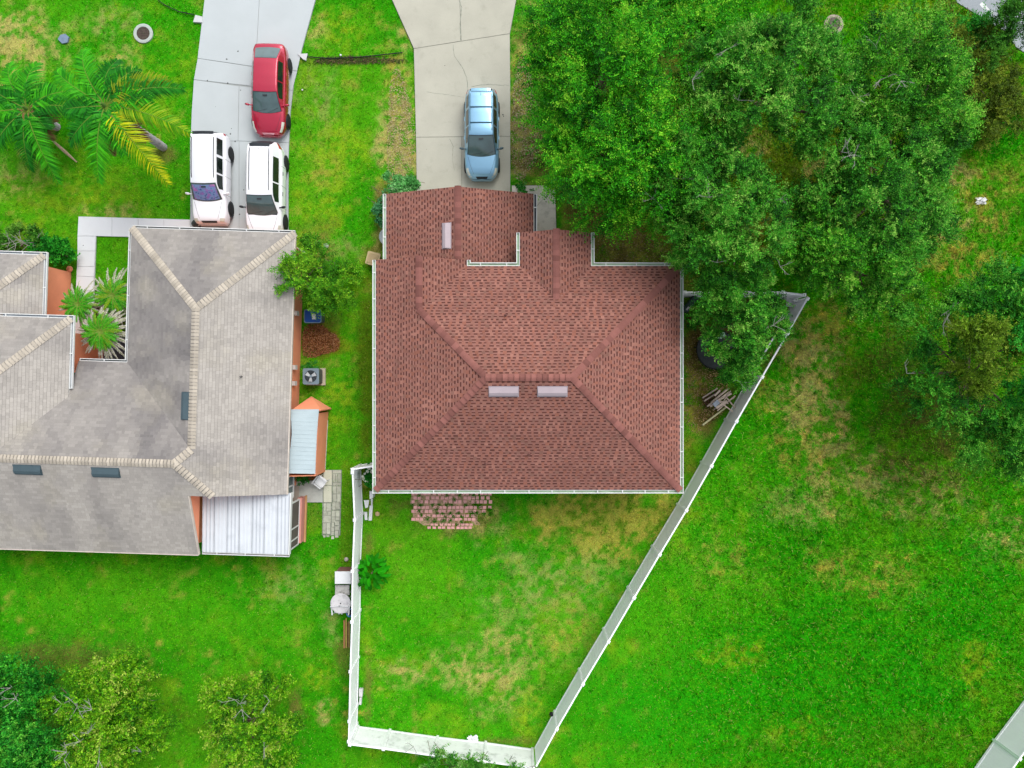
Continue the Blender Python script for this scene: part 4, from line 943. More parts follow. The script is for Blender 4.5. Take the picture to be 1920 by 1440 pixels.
tree('oak_tree', 'pale green oak hanging over the top right end of the diagonal fence', 'tree', (1560, 500), [(1490, 470, 6.0, 40, 1.4), (1540, 490, 6.4, 50, 1.6), (1600, 500, 6.2, 48, 1.6), (1650, 520, 5.0, 40, 1.4), (1620, 560, 4.4, 36, 1.3), (1560, 550, 5.2, 30, 1.3), (1680, 555, 3.6, 30, 1.1), (1530, 440, 6.2, 40, 1.4), (1470, 505, 5.4, 22, 1.0)], 3400, OAK3, 107, .2, gO, twigs=[(1630, 470, 7), (1463, 500, 7.2)])
tree('oak_tree', 'dark green oak covering the cluttered side yard inside the fence', 'tree', (1400, 600), [(1340, 565, 4.8, 36, 1.4), (1400, 560, 5.4, 48, 1.5), (1432, 605, 5.0, 28, 1.2), (1380, 625, 5.2, 40, 1.5), (1335, 600, 4.0, 20, .9), (1352, 645, 4.4, 26, 1.0), (1340, 625, 4.0, 16, .8), (1400, 665, 4.4, 28, 1.2), (1355, 680, 3.6, 18, .8), (1440, 545, 5.2, 24, 1.1), (1425, 650, 4.2, 18, .9), (1382, 705, 2.6, 14, .7)], 2300, OAK2, 108, .2, gO, twigs=[(1450, 610, 6.2), (1386, 715, 3.2)])
tree('oak_tree', 'dark green tree at the right edge with branches reaching over the open lot', 'tree', (1800, 690), [(1720, 620, 4.6, 34, 1.3), (1760, 660, 4.6, 36, 1.3), (1800, 600, 5.2, 36, 1.4), (1700, 700, 4.2, 26, 1.1), (1740, 730, 4.6, 36, 1.3), (1850, 560, 5.4, 50, 1.5), (1780, 770, 4.4, 36, 1.3), (1800, 820, 3.4, 30, 1.1), (1850, 830, 4.0, 40, 1.3), (1770, 560, 4.0, 22, 1.0), (1870, 760, 4.6, 40, 1.3), (1910, 830, 4.4, 50, 1.3)], 3100, [(16, 72, 14), (30, 108, 22), (50, 144, 28), (80, 176, 40), (130, 204, 66)], 109, .16, None, twl=(.45, .95), twigs=[(1700, 700, 5.2), (1775, 585, 6), (1768, 610, 6)])
tree('oak_tree', 'bushy olive brown tree in the middle of the dark trees at the right edge', 'tree', (1830, 660), [(1815, 630, 6.0, 32, 1.4), (1845, 680, 6.2, 34, 1.4), (1800, 720, 5.0, 22, 1.0), (1870, 655, 5.6, 18, 1.0)], 1100, [(60, 98, 14), (90, 132, 18), (120, 160, 26), (152, 182, 64)], 110, .15)
tree('oak_tree', 'bright green leafy tree cut off by the right edge of the picture', 'tree', (1960, 620), [(1900, 540, 5.6, 40, 1.5), (1915, 600, 6.0, 45, 1.5), (1930, 680, 6.0, 50, 1.5), (1980, 560, 6, 70, 1.6), (1990, 680, 6, 70, 1.6), (1920, 740, 5.4, 36, 1.2)], 3000, [(20, 104, 26), (34, 138, 34), (52, 170, 46), (84, 200, 60)], 111, .2)
tree('oak_tree', 'dark green dense tree in the bottom left corner', 'tree', (60, 1330), [(40, 1290, 4.0, 50, 1.5), (10, 1350, 4.6, 50, 1.6), (80, 1350, 4.8, 48, 1.6), (40, 1420, 4.8, 55, 1.6), (90, 1290, 3.4, 30, 1.2), (-40, 1320, 4.4, 60, 1.5), (-30, 1420, 4.4, 60, 1.5), (80, 1420, 4.6, 36, 1.4)], 4400, DRK, 112, .2, Lf=(.08, .13), Wf=(.05, .075), twigs=[(20, 1290, 5.6), (30, 1310, 5.6)])
tree('oak_tree', 'yellow green tree with pale bare branches, second from the bottom left corner', 'tree', (190, 1320), [(225, 1330, 4.4, 44, 1.3), (145, 1300, 4.2, 30, 1.3), (190, 1330, 4.6, 36, 1.4), (235, 1280, 3.8, 32, 1.2), (270, 1300, 3.6, 28, 1.2), (160, 1380, 4.6, 36, 1.4), (215, 1390, 4.4, 40, 1.4), (270, 1370, 3.8, 34, 1.3), (180, 1430, 4.6, 40, 1.4), (250, 1430, 4.0, 40, 1.3), (210, 1255, 3.0, 26, .9), (255, 1262, 2.8, 26, .9)], 3600, YEL, 113, .16, twl=(.3, .65), Lf=(.08, .13), Wf=(.045, .07), cpt=30, twigs=[(172, 1331, 6.2), (116, 1320, 5.6), (150, 1390, 6.2), (125, 1410, 6.2), (185, 1425, 6.3), (120, 1425, 6), (165, 1375, 6.2), (145, 1325, 5.8), (265, 1410, 5.4)])
tree('small_tree', 'small yellow green tree alone on the lawn left of the fence corner', 'tree', (468, 1320), [(440, 1320, 2.6, 34, 1.0), (490, 1320, 3.0, 36, 1.1), (525, 1280, 2.4, 20, .8), (420, 1370, 2.8, 32, 1.0), (470, 1370, 3.4, 40, 1.2), (520, 1350, 2.8, 32, 1.0), (460, 1420, 3.0, 36, 1.0), (520, 1410, 2.8, 34, 1.0), (410, 1300, 2.2, 18, .7)], 2500, YEL, 114, .12, twl=(.28, .6), Lf=(.08, .13), Wf=(.045, .07), cpt=30, twigs=[(440, 1312, 3.9), (453, 1330, 4.2), (505, 1315, 3.9), (495, 1405, 4.1), (435, 1385, 3.8), (450, 1320, 4.1)])
# low growth in the upper right
tree('shrub', 'low olive green thicket beside the street in the upper right', 'shrub', (1810, 130), [(1770, 90, 1.2, 40, .9), (1820, 110, 1.4, 42, 1.0), (1790, 160, 1.4, 40, 1.0), (1850, 170, 1.2, 42, .9), (1840, 230, 1.0, 34, .8), (1800, 250, .9, 28, .7), (1750, 60, .8, 36, .7), (1890, 210, .8, 34, .7)], 2300, [(50, 76, 16), (80, 108, 20), (106, 136, 26), (140, 160, 40)], 115, .08, zmin=.02)
tree('shrub', 'bright green weedy bush at the edge of the street in the upper right', 'shrub', (1820, 60), [(1815, 62, 1.2, 16, .7), (1825, 50, 1.0, 12, .6), (1840, 72, .9, 12, .6)], 420, [(24, 110, 24), (40, 150, 30), (70, 190, 44)], 116, .04, zmin=.02)
tree('shrub', 'dark green arching bush reaching over the street at the top right corner', 'shrub', (1870, 110), [(1880, 40, 2.6, 20, .7), (1860, 70, 2.2, 20, .7), (1905, 25, 2.8, 18, .6), (1850, 105, 1.8, 22, .8), (1925, 5, 3, 22, .6), (1940, 45, 2.6, 20, .6)], 900, [(36, 96, 22), (60, 134, 30), (96, 164, 40)], 117, .05, zmin=.02)
# leafy shrub beside the grey house
tree('shrub', 'loose leafy shrub leaning over the edge of the grey roof', 'shrub', (610, 520), [(600, 500, 2.0, 30, .9), (580, 530, 2.6, 28, .9), (620, 540, 2.0, 28, .9), (560, 510, 2.8, 20, .6), (610, 552, 1.6, 18, .6), (640, 510, 1.2, 18, .6), (548, 528, 2.9, 14, .4), (590, 480, 1.6, 22, .6), (640, 550, 1.3, 18, .6), (625, 490, 1.4, 18, .6), (540, 500, 2.95, 12, .3)], 1150, [(36, 100, 14), (64, 142, 18), (100, 178, 26), (150, 204, 44)], 118, .06, twl=(.45, .9), zmin=.05, cpt=16, out=1.6, twigs=[(560, 520, 2.9)])
def hedge(label, cat, px, py, z, r, rz, n, tones, seed, name='shrub', **kw):
    return tree(name, label, cat, (px, py), [(px + dx * r, py + dy * r, z, r * f, rz) for dx, dy, f in ((0, 0, .8), (.45, .1, .6), (-.45, -.1, .6), (.1, -.4, .6), (-.1, .4, .55))], n, tones, seed, .04, zmin=.02, **kw)
BUSH = [(16, 92, 20), (28, 130, 28), (44, 165, 34), (90, 200, 60)]
hedge('round bright green clipped shrub in front of the terracotta wall', 'shrub', 104, 472, .8, 30, .6, 900, BUSH, 120, twl=(.15, .3), Lf=(.06, .09), Wf=(.05, .07))
tree('shrub', 'woody hedge with bare stems along the front of the small grey roof', 'shrub', (40, 460), [(10, 455, .8, 24, .5), (45, 452, .8, 26, .5), (75, 455, .7, 20, .5), (-25, 455, .8, 24, .5)], 620, [(40, 100, 24), (70, 140, 34), (120, 176, 60)], 121, .05, twigs=[(18, 455, 1.3), (40, 452, 1.4), (62, 455, 1.3), (30, 460, 1.3), (52, 460, 1.3)], zmin=.02, twl=(.15, .35))
hedge('pale green round bush at the left corner of the garage', 'bush', 752, 352, .7, 28, .55, 950, [(60, 140, 60), (90, 180, 84), (130, 212, 120), (180, 230, 160)], 122, name='bush', twl=(.12, .28), Lf=(.06, .09), Wf=(.035, .05))
tree('bush', 'narrow blue green bush along the left garage wall', 'bush', (719, 385), [(719, 368, .7, 9, .5), (718, 390, .6, 9, .4), (720, 410, .4, 6, .3)], 160, [(50, 120, 70), (80, 160, 100), (120, 190, 130)], 123, .03, zmin=.02, twl=(.15, .3))
tree('vine', 'leafy vine climbing over the bottom fence', 'vine', (850, 1432), [(850, 1420, 1.6, 18, .5), (880, 1428, 1.8, 22, .5), (800, 1432, 1.7, 18, .5), (920, 1440, 1.7, 20, .5), (828, 1395, 1.3, 7, .5), (775, 1410, 1.9, 8, .2), (960, 1440, 1.8, 14, .3), (870, 1450, 1.8, 30, .5)], 620, [(36, 110, 26), (60, 146, 34), (110, 180, 60), (150, 196, 110)], 124, .03, zmin=.05, twl=(.2, .5), Lf=(.06, .1), Wf=(.035, .06), twigs=[(955, 1425, 1.9), (1000, 1436, 1.9), (775, 1400, 1.9)])
tree('flower_bush', 'small bush with large white flowers behind the short white fence', 'flower bush', (694, 893), [(694, 893, .5, 9, .35), (700, 900, .5, 8, .3)], 120, [(18, 90, 20), (30, 130, 30), (50, 160, 40)], 125, .02, zmin=.02, twl=(.12, .25), Lf=(.09, .13), Wf=(.05, .08))
# white flowers (parts)
fb = [o for o in bpy.data.objects if o.get('label', '').startswith('small bush with large white')][0]
m_petal = M('white_petal', S(240, 245, 225), rough=.6)
for (a, b) in ((684, 888), (689, 884), (680, 893), (692, 878), (698, 884), (687, 902), (699, 908), (682, 898)):
    mb = MB(); c = G(a, b, .95); R_ = random.uniform(.07, .12)
    for k in range(6):
        t = k * math.pi / 3 + random.random(); d = Vector((math.cos(t), math.sin(t), 0)); s_ = Vector((-d.y, d.x, 0))
        mb.add([c, c + d * R_ * .6 - s_ * R_ * .35 + Vector((0, 0, .03)), c + d * R_, c + d * R_ * .6 + s_ * R_ * .35 + Vector((0, 0, .03))], [(0, 1, 2, 3)])
    mb.build('flower', m_petal, fb)
def weed(px, py, z, r, n, label, tones, seed, name='weed', cat='plant', **kw):
    rng = np.random.default_rng(seed); g = G(px, py, 0); s = (H - z) / F; g2_ = G(px, py, z)
    t = thing(name, label, cat, g); foliage('leaves', t, [(g2_.x, g2_.y, z, r * s, r * s, r * s * .7, 1)], n, tones, rng, zmin=.01, twl=(.12, .3), **kw)
WG = [(24, 100, 24), (44, 140, 36), (90, 180, 70)]
weed(981, 355, .35, 6, 34, 'small green weed on the corner of the right walkway by the garage roof', WG, 130)
weed(566, 896, .5, 8, 36, 'small green plant at the corner of the small concrete patio', WG, 131)
weed(584, 700 - 14, .4, 7, 30, 'leafy weed growing behind the air conditioner', WG, 132)
weed(1300, 600, .5, 14, 70, 'weeds on the bare soil behind the dark plank', OAK2, 133)

# ------------------------------------------------------------ broad-leaved plant (each leaf a part)
bp = thing('broad_leaf_plant', 'glossy dark green plant with big paddle leaves against the left fence', 'plant', G(703, 1066, 0))
m_gl = M('glossy_leaf', S(34, 150, 4), rough=.6, spec=.08, var=.12, scale=3, objrand=.45, trans=.12)
rngp = np.random.default_rng(5)
c0 = G(702, 1068, 0)
for i in range(90):
    pa = rngp.uniform(0, 2 * math.pi); pr = .62 * math.sqrt(rngp.random()); q0 = c0 + Vector((math.cos(pa) * pr, math.sin(pa) * pr, 0))
    a = pa + rngp.normal(0, .7); el = math.radians(rngp.uniform(0, 45)); L = rngp.uniform(.30, .50); W = rngp.uniform(.15, .24)
    h0 = rngp.uniform(.45, 1.15) * (1 - pr * .5); d = Vector((math.cos(a), math.sin(a), 0)); s_ = Vector((-d.y, d.x, 0)); tw = rngp.normal(0, .35)
    rows = []
    for j, t in enumerate((0, .2, .5, .8, 1)):
        rr = L * t * math.cos(el * (1 - t * .6)); z = h0 + L * t * math.sin(el) - L * .45 * t * t
        w_ = W * (.06, .38, .5, .34, .02)[j]; p = q0 + d * rr + Vector((0, 0, z)); rows.append([p - s_ * w_ + Vector((0, 0, w_ * (.3 + tw))), p, p + s_ * w_ + Vector((0, 0, w_ * (.3 - tw)))])
    MB().grid(rows).build('leaf', m_gl, bp, smooth=True)
MB().tube(c0, c0 + Vector((0, 0, .7)), .05, .03).build('stem', m_bark, bp)

# ------------------------------------------------------------ palms
def frond_mesh(L, droop, n=30, ll=.5, lw=.035, rise=.5, seed=0, tones=((30, 120, 20), (60, 165, 26)), curl=.4):
    """local: rachis along +x from origin. returns MB with colour"""
    rng = np.random.default_rng(seed); mb = MB()
    def P(t): return Vector((L * (t - .06 * t * t), math.sin(t * 2.4) * curl * .15 * L, rise * L * t - droop * L * t * t))
    ca_, cb_ = S3(*tones[0]), S3(*tones[1])
    pts = [P(i / 12) for i in range(13)]
    for i in range(12): mb.tube(pts[i], pts[i + 1], .026 * (1 - i / 15), .026 * (1 - (i + 1) / 15), 4, caps=False, c=S3(130, 160, 60))
    for i in range(n):
        t = .12 + .88 * i / n; p = P(t); tg = (P(min(1, t + .02)) - P(t - .02)).normalized()
        for s_ in (-1, 1):
            side = Vector((-tg.y, tg.x, 0)).normalized() * s_
            l = ll * (math.sin(math.pi * min(1, .18 + t * .78)) ** .7) * rng.uniform(.8, 1.1)
            d = (side * 1.0 + tg * (.35 + .7 * t) + Vector((0, 0, rng.uniform(-.15, .4)))).normalized()
            e = p + d * l; e.z -= l * rng.uniform(.15, .45); m_ = p.lerp(e, .5) + Vector((0, 0, l * .12)); wv = Vector((0, 0, 1)).cross(d).normalized() * lw * .5
            f = rng.random() ; c = (ca_ * (1 - f) + cb_ * f) * rng.uniform(.8, 1.2)
            mb.add([p - wv * .6, p + wv * .6, m_ + wv, m_ - wv, e], [(0, 1, 2, 3), (3, 2, 4)], 0, c)
    return mb
m_frond = M('palm_leaf', None, attr=True, rough=.55, var=.06, fine=0, spec=.15, trans=.2)
m_palmtrunk = M('palm_trunk', S(190, 186, 190), rough=.95, var=.2, scale=5, bump=.5, bscale=20)
GRN = ((34, 140, 14), (84, 206, 24)); YLW = ((130, 180, 10), (226, 226, 20)); DGN = ((16, 104, 16), (44, 156, 26)); BRN = ((110, 84, 50), (168, 136, 86)); BLU = ((20, 120, 24), (56, 170, 34))
def palm(label, base, top, z, fronds, group=None):
    B = G(*base, 0); T_ = G(*top, z); p = thing('palm_tree', label, 'palm tree', B, group=group)
    mb = MB(); prev = None
    N_ = 14
    for i in range(N_ + 1):
        t = i / N_; q = B.lerp(T_, t ** 1.15); q.z = z * t; r = .21 - .06 * t
        if prev is not None: mb.tube(prev[0], q, prev[1], r * .96, 12, caps=False); mb.tube(q - Vector((0, 0, .02)), q + Vector((0, 0, .012)), r * 1.06, r * 1.06, 12)
        prev = (q, r)
    mb.build('trunk', m_palmtrunk, p)
    cs = MB(); cs.tube(T_ - Vector((0, 0, .1)), T_ + Vector((0, 0, .7)), .15, .05, 10); cs.build('crownshaft', M('crownshaft', S(90, 130, 50)), p)
    for i, (ax, ay, ton, dr) in enumerate(fronds):   # target tip pixel at crown height
        tip = G(ax, ay, z); d = Vector((tip.x - T_.x, tip.y - T_.y)); L = d.length * 1.0; a = math.atan2(d.y, d.x)
        f = frond_mesh(L, dr, n=46, ll=.78, lw=.055, rise=.42, seed=i * 7 + abs(int(ax)), tones=ton)
        M4 = Matrix.Translation(T_ + Vector((0, 0, .35))) @ Matrix.Rotation(a, 4, 'Z')
        f.v = [tuple(M4 @ Vector(v)) for v in f.v]
        f.build('frond', m_frond, p)
    return p
palm('tall palm with yellowing fronds and a leaning grey trunk left of the pale driveway', (306, 276), (206, 205), 5.2,
     [(158, 82, GRN, .55), (105, 125, GRN, .5), (225, 105, DGN, .6), (320, 145, ((110, 150, 20), (160, 176, 30)), .6), (350, 165, DGN, .62), (300, 196, GRN, .4), (352, 250, ((80, 160, 20), (170, 196, 26)), .7), (296, 348, YLW, .75), (236, 300, GRN, .5), (168, 345, GRN, .65), (120, 268, DGN, .6), (118, 205, DGN, .5), (190, 150, GRN, .35), (250, 240, BLU, .45), (270, 130, DGN, .5), (185, 260, BLU, .5), (262, 262, BRN, .95), (190, 285, BRN, .9)])
palm('short green palm cut by the left edge of the picture', (106, 238), (60, 210), 2.2,
     [(20, 110, GRN, .55), (80, 115, GRN, .5), (110, 165, DGN, .55), (160, 175, GRN, .5), (175, 215, DGN, .55), (95, 350, GRN, .65), (40, 320, DGN, .7), (-30, 290, DGN, .6), (-60, 215, GRN, .5), (-40, 140, DGN, .55), (5, 175, BLU, .4), (30, 260, BLU, .5), (95, 250, DGN, .5), (60, 150, BLU, .35), (-10, 260, GRN, .6), (84, 262, BRN, .9), (100, 232, BRN, .8), (20, 236, BRN, .8)])
# pale fallen spathe and stalk on the lawn
mb = MB()
for i in range(8):
    t0, t1 = i / 8, (i + 1) / 8; w0, w1 = math.sin(math.pi * min(1, .1 + t0 * .9)), math.sin(math.pi * min(1, .1 + t1 * .85))
    mb.tube(G(97 + 47 * t0, 262 + 42 * t0, .08 + .5 * (1 - t0)), G(97 + 47 * t1, 262 + 42 * t1, .08 + .5 * (1 - t1)), .02 + .06 * w0, .02 + .06 * w1, 7)
mb.build('palm_spathe', M('dry_spathe', S(206, 180, 150), rough=.8), label='pale dry pod stalk hanging below the left palm', cat='palm pod')
# short feathery palms in the courtyard: green fronds over dry ones, every frond a part
def small_palm(label, px, py, z, r, nb, ndry, seed, group):
    rng = np.random.default_rng(seed); B = G(px, py, 0); T_ = Vector((G(px, py, z).x, G(px, py, z).y, z)); B = Vector((T_.x, T_.y, 0))
    p = thing('small_palm', label, 'palm', B, group=group); s = (H - z) / F
    tk = MB(); tk.tube(B, T_, .11, .09, 9); tk.build('trunk', m_bark, p)
    protos = {}
    for kind, cnt, rr in (('green', nb, r), ('dry', ndry, r * 1.75)):
        for i in range(cnt):
            key = (kind, i % 5)
            if key not in protos:
                L = rr * s * rng.uniform(.85, 1.1)
                if kind == 'green': f = frond_mesh(L, rng.uniform(.35, .7), n=26, ll=.15, lw=.022, rise=rng.uniform(.2, .6), seed=seed + i, tones=((34, 140, 14), (100, 214, 34)) if i % 5 else ((90, 170, 14), (170, 200, 30)), curl=.2)
                else: f = frond_mesh(L, .32, n=26, ll=.12, lw=.034, rise=.05, seed=seed + i, tones=((206, 198, 180), (244, 238, 226)), curl=.2)
                o = f.build('frond' if kind == 'green' else 'dry_frond', m_frond, p, world=False, recenter=False); protos[key] = o
            else: o = protos[key].copy(); COL.objects.link(o)
            o.location = (0, 0, z + (.0 if kind == 'green' else -.06)); o.rotation_euler = (0, rng.uniform(-.15, .15), 2 * math.pi * i / cnt + rng.uniform(-.15, .15)) if kind == 'green' else (0, .1, 2 * math.pi * i / cnt + rng.uniform(-.15, .15))
    return p
gp2 = 'small palms in the courtyard of the grey-roofed house'
small_palm('front courtyard palm with a fringe of dry grey fronds beside the gutter corner', 188, 622, 2.9, 37, 46, 40, 201, gp2)
small_palm('courtyard palm nearest the west gutter of the grey roof, right of the walkway end', 212, 554, 2.4, 37, 38, 22, 202, gp2)
small_palm('courtyard palm over the end of the white walkway beside the terracotta wall', 147, 571, 2.4, 36, 38, 14, 203, gp2)
# ============================================================ CARS (front towards -Y in their own frame)
m_tyre = M('tyre', S(44, 46, 48), rough=.85); m_rim = M('rim', S(196, 200, 202), rough=.3, metal=.7); m_plast = M('black_plastic', S(46, 52, 58), rough=.5)
m_cglass = M('car_glass', S(84, 110, 112), rough=.06, spec=.9, var=.15, scale=2.5, fine=0, coat=.6)
m_sglass = M('side_glass', S(34, 46, 40), rough=.08, spec=.7, var=.3, scale=2, fine=0)
m_head = M('headlight', S(226, 228, 214), rough=.15, spec=.8, coat=1); m_tail = M('taillight', S(190, 30, 44), rough=.2, spec=.6, coat=1)
def interp(tab, x): return float(np.interp(x, [a for a, _ in tab], [b for _, b in tab]))
def car(label, loc, rz, L, Wd, paint, zt, A, B, C, D, roofz, wr, feats, wheel=.32, hwtab=None, group=None, cowl=None):
    c = thing('car', label, 'car', loc, rz, group)
    hwt = hwtab or [(0, .50), (.010, .62), (.03, .77), (.07, .89), (.13, .96), (.2, .985), (.5, 1), (.8, .985), (.92, .93), (.97, .85), (.992, .74), (1, .66)]
    hw = Wd / 2
    def body(s, u):
        w_ = hw * interp(hwt, s); z1 = interp(zt, s); a = abs(u); sg = 1 if u >= 0 else -1
        prof = [(0, 0, .035), (.25, .42, .03), (.5, .78, .008), (.62, .90, -.03), (.72, .965, -.11)]
        for k in range(len(prof) - 1):
            if a <= prof[k + 1][0]:
                t = (a - prof[k][0]) / (prof[k + 1][0] - prof[k][0]); return Vector((sg * w_ * (prof[k][1] * (1 - t) + prof[k + 1][1] * t), -L / 2 + L * s, z1 + prof[k][2] * (1 - t) + prof[k + 1][2] * t))
        lo = [(.72, .965, z1 - .11), (.8, .995, min(z1 - .16, .64)), (.9, 1.0, min(z1 - .2, .46)), (1.0, .93, min(z1 - .3, .24))]
        for k in range(3):
            if a <= lo[k + 1][0] + 1e-9:
                t = (a - lo[k][0]) / (lo[k + 1][0] - lo[k][0]); return Vector((sg * w_ * (lo[k][1] * (1 - t) + lo[k + 1][1] * t), -L / 2 + L * s, lo[k][2] * (1 - t) + lo[k + 1][2] * t))
    ss = sorted(set([0, .006, .015, .03, .05, .08] + [i / 26 for i in range(3, 25)] + [.93, .95, .965, .98, .99, 1]))
    us = [-1, -.95, -.9, -.85, -.8, -.76, -.72, -.67, -.62, -.56, -.5, -.38, -.25, -.12, 0, .12, .25, .38, .5, .56, .62, .67, .72, .76, .8, .85, .9, .95, 1]
    mb = MB(); mb.grid([[body(s, u) for u in us] for s in ss]); n = len(us)
    fr_ = [body(0, u) for u in us]; mb.add(fr_, [tuple(range(n))]); bk = [body(1, u) for u in us]; mb.add(bk, [tuple(range(n))[::-1]])
    mb.build('body', paint, c, smooth=True, world=False)
    Hm = roofz - interp(zt, (A + D) / 2)
    def cab(s, u, off=0):
        def raw(s, u):
            y = -L / 2 + L * s; zb_ = interp(zt, s) + .0
            top = np.interp(s, [A, A + (B - A) * .55, B - (B - A) * .08, B + .05, (B + C) / 2, C - .02, C + (D - C) * .25, D], [interp(zt, A) + .01, interp(zt, A) + (roofz - interp(zt, A)) * .60, roofz - .05, roofz - .012, roofz, roofz - .02, roofz - .07, interp(zt, D) + .02])
            Hh = max(.012, top - zb_); wb = hw * interp(hwt, s) * .90; fr = min(1, Hh / (roofz - zb_)); w2 = wb * .92 * (1 - fr) + wr * fr * min(1, interp(hwt, s) * 1.03)
            a = abs(u); sg = 1 if u >= 0 else -1
            if a <= .6: t = a / .6; lat = w2 * t; z = zb_ + Hh * (1 - .05 * t ** 2.5)
            else:
                t = (a - .6) / .4; lat = w2 * (1 - t) + wb * t; z = zb_ + Hh * (.95 * (1 - t))
            q = lat / max(wb, .01); bow = .15 * (1 - min(1, q) ** 2) * (1 - min(1, max(0, (s - A) / (B - A + .1))))
            bow2 = .07 * (1 - min(1, q) ** 2) * max(0, min(1, (s - C) / (D - C)))
            return Vector((sg * lat, y - bow + bow2, z))
        p = raw(s, u)
        if off:
            e = .004; a_ = raw(min(s + e, D), u) - raw(max(s - e, A), u); b_ = raw(s, min(u + .02, 1)) - raw(s, max(u - .02, -1)); nn = b_.cross(a_) * -1
            if nn.length > 1e-9:
                nn.normalize()
                if nn.z < 0 and abs(u) <= .6: nn = -nn
                if abs(u) > .6 and nn.x * u < 0: nn = -nn
                p = p + nn * off
        return p
    N_ = 34; cs = [A + (D - A) * i / N_ for i in range(N_ + 1)]; cu = [-1, -.9, -.8, -.7, -.64, -.6, -.56, -.5, -.4, -.2, 0, .2, .4, .5, .56, .6, .64, .7, .8, .9, 1]
    mb = MB(); mb.grid([[cab(s, u) for u in cu] for s in cs]); mb.build('roof', paint, c, smooth=True, world=False)
    def patch(name, s0, s1, u0, u1, mat, off=.009, ns=8, nu=10, fn=cab, par=None, smooth=True, taper=0):
        mb = MB(); rows = []
        for i in range(ns + 1):
            t = i / ns; s = s0 + (s1 - s0) * t; row = []
            for j in range(nu + 1):
                f = j / nu; row.append(fn(s, (u0 + (u1 - u0) * f) * (1 - taper * (t if taper > 0 else -(1 - t)) * 1.0), off) if fn is cab else fn(s, u0 + (u1 - u0) * f))
            rows.append(row)
        mb.grid(rows)
        if fn is not cab:
            nv = []
            for v in mb.v: v = Vector(v); d = Vector((v.x * .3, v.y / L, .35)); nv.append(tuple(v + d.normalized() * off))
            mb.v = nv
        return mb.build(name, mat, par or c, smooth=smooth, world=False)
    bB = B - (B - A) * .10
    ws = patch('windshield', A + .002, bB, -.57, .57, m_cglass, .012)
    patch('windshield_seal', A - .0, bB + .006, -.595, .595, m_plast, .006)
    if cowl: patch('cowl', A - .022, A + .03, -.5, .5, m_plast, .012, 3, 8, fn=body)
    wp = MB()
    for u0, u1 in ((-.42, .02), (.06, .5)): wp.tube(cab(A + .006, u0, .02), cab(A + .035, u1, .022), .008, n=4)
    wp.build('wiper', m_plast, c, world=False)
    im = MB(); p0 = cab(bB - .02, 0, .014); im.box(-.11, .11, p0.y - .05, p0.y + .01, p0.z - .02, p0.z + .02); im.build('inner_mirror', m_plast, ws, world=False)
    if 'sunshade' in feats: patch('sunshade', A + .012, bB - .008, -.52, .52, feats['sunshade'], .015, par=ws)
    rg0 = C + (D - C) * (.18 if D - C > .1 else .3)
    patch('rear_window', rg0, D - .005, -.55, .55, m_cglass if 'sedan' in feats else m_plast, .011)
    for sg in (-1, 1):
        for (a, b) in feats['side']:
            patch('side_window', a, b, sg * .66, sg * .93, m_sglass, .010, 6, 4)
        for k, yy in enumerate((-L / 2 + L * .18, -L / 2 + L * .80)):
            t = MB(); M4 = Matrix.Translation((sg * (hw - .10), yy, wheel)) @ Matrix.Rotation(sg * math.pi / 2, 4, 'Y')
            t.lathe([(wheel * .62, -.09), (wheel * .95, -.10), (wheel, -.05), (wheel, .07), (wheel * .95, .115), (wheel * .64, .12)], n=28); t.v = [tuple(M4 @ Vector(v)) for v in t.v]
            w_ = t.build('wheel', m_tyre, c, smooth=True, world=False)
            r = MB(); r.lathe([(wheel * .64, .10), (wheel * .58, .112), (wheel * .5, .08), (.07, .095), (.0, .10)], n=20)
            for q in range(5):
                a = q * 2 * math.pi / 5; r.box(-.025, .025, .05, wheel * .58, .085, .118, M4=Matrix.Rotation(a, 4, 'Z'))
            r.v = [tuple(M4 @ Vector(v)) for v in r.v]; r.build('rim', m_rim, w_, world=False)
            ar = MB(); ar.lathe([(wheel * 1.0, -.02), (wheel * 1.16, -.02), (wheel * 1.16, .092), (wheel * 1.0, .092)], n=24); ar.v = [tuple(M4 @ Vector(v)) for v in ar.v]; ar.build('wheel_arch', m_plast, c, world=False)
        # mirror
        m_ = MB(); my = -L / 2 + L * (A + .055); mz = interp(zt, A) + .06; mx = hw * .90
        m_.lathe([(0, -.08), (.06, -.06), (.08, 0), (.06, .06), (0, .08)], n=12); m_.v = [(sg * (mx + .19) + v[0] * 1.5, my + v[1] * .8 + (sg * v[0]) * .25, mz + v[2]) for v in m_.v]
        m_.tube((sg * (mx - .03), my - .02, mz - .03), (sg * (mx + .14), my, mz - .02), .03, n=6)
        m_.build('side_mirror', feats.get('mirror', paint), c, smooth=True, world=False)
        patch('headlight', *feats['head'], sg * feats['hu'][0], sg * feats['hu'][1], m_head, .008, 5, 4, fn=body)
        patch('taillight', *feats['tail'], sg * feats['tu'][0], sg * feats['tu'][1], m_tail, .008, 4, 4, fn=body)
        for ss_ in feats.get('handles', (.45, .66)):
            p = body(ss_, sg * .74); MB().box(p.x - .02, p.x + .02, p.y - .09, p.y + .09, p.z - .015, p.z + .015).build('door_handle', feats.get('handle', paint), c, world=False)
        if 'rails' in feats:
            a, b, col_ = feats['rails']; rl = MB(); prev = None
            for i in range(11):
                s = a + (b - a) * i / 10; p = cab(s, sg * feats.get('railu', .54), .035 if 0 < i < 10 else .0)
                if prev is not None: rl.tube(prev, p, .018, n=6)
                prev = p
            rl.build('roof_rail', col_, c, world=False)
    # seams: hood gap, doors
    for s0, uu in feats.get('seams', []):
        pass
    hd_ = MB()
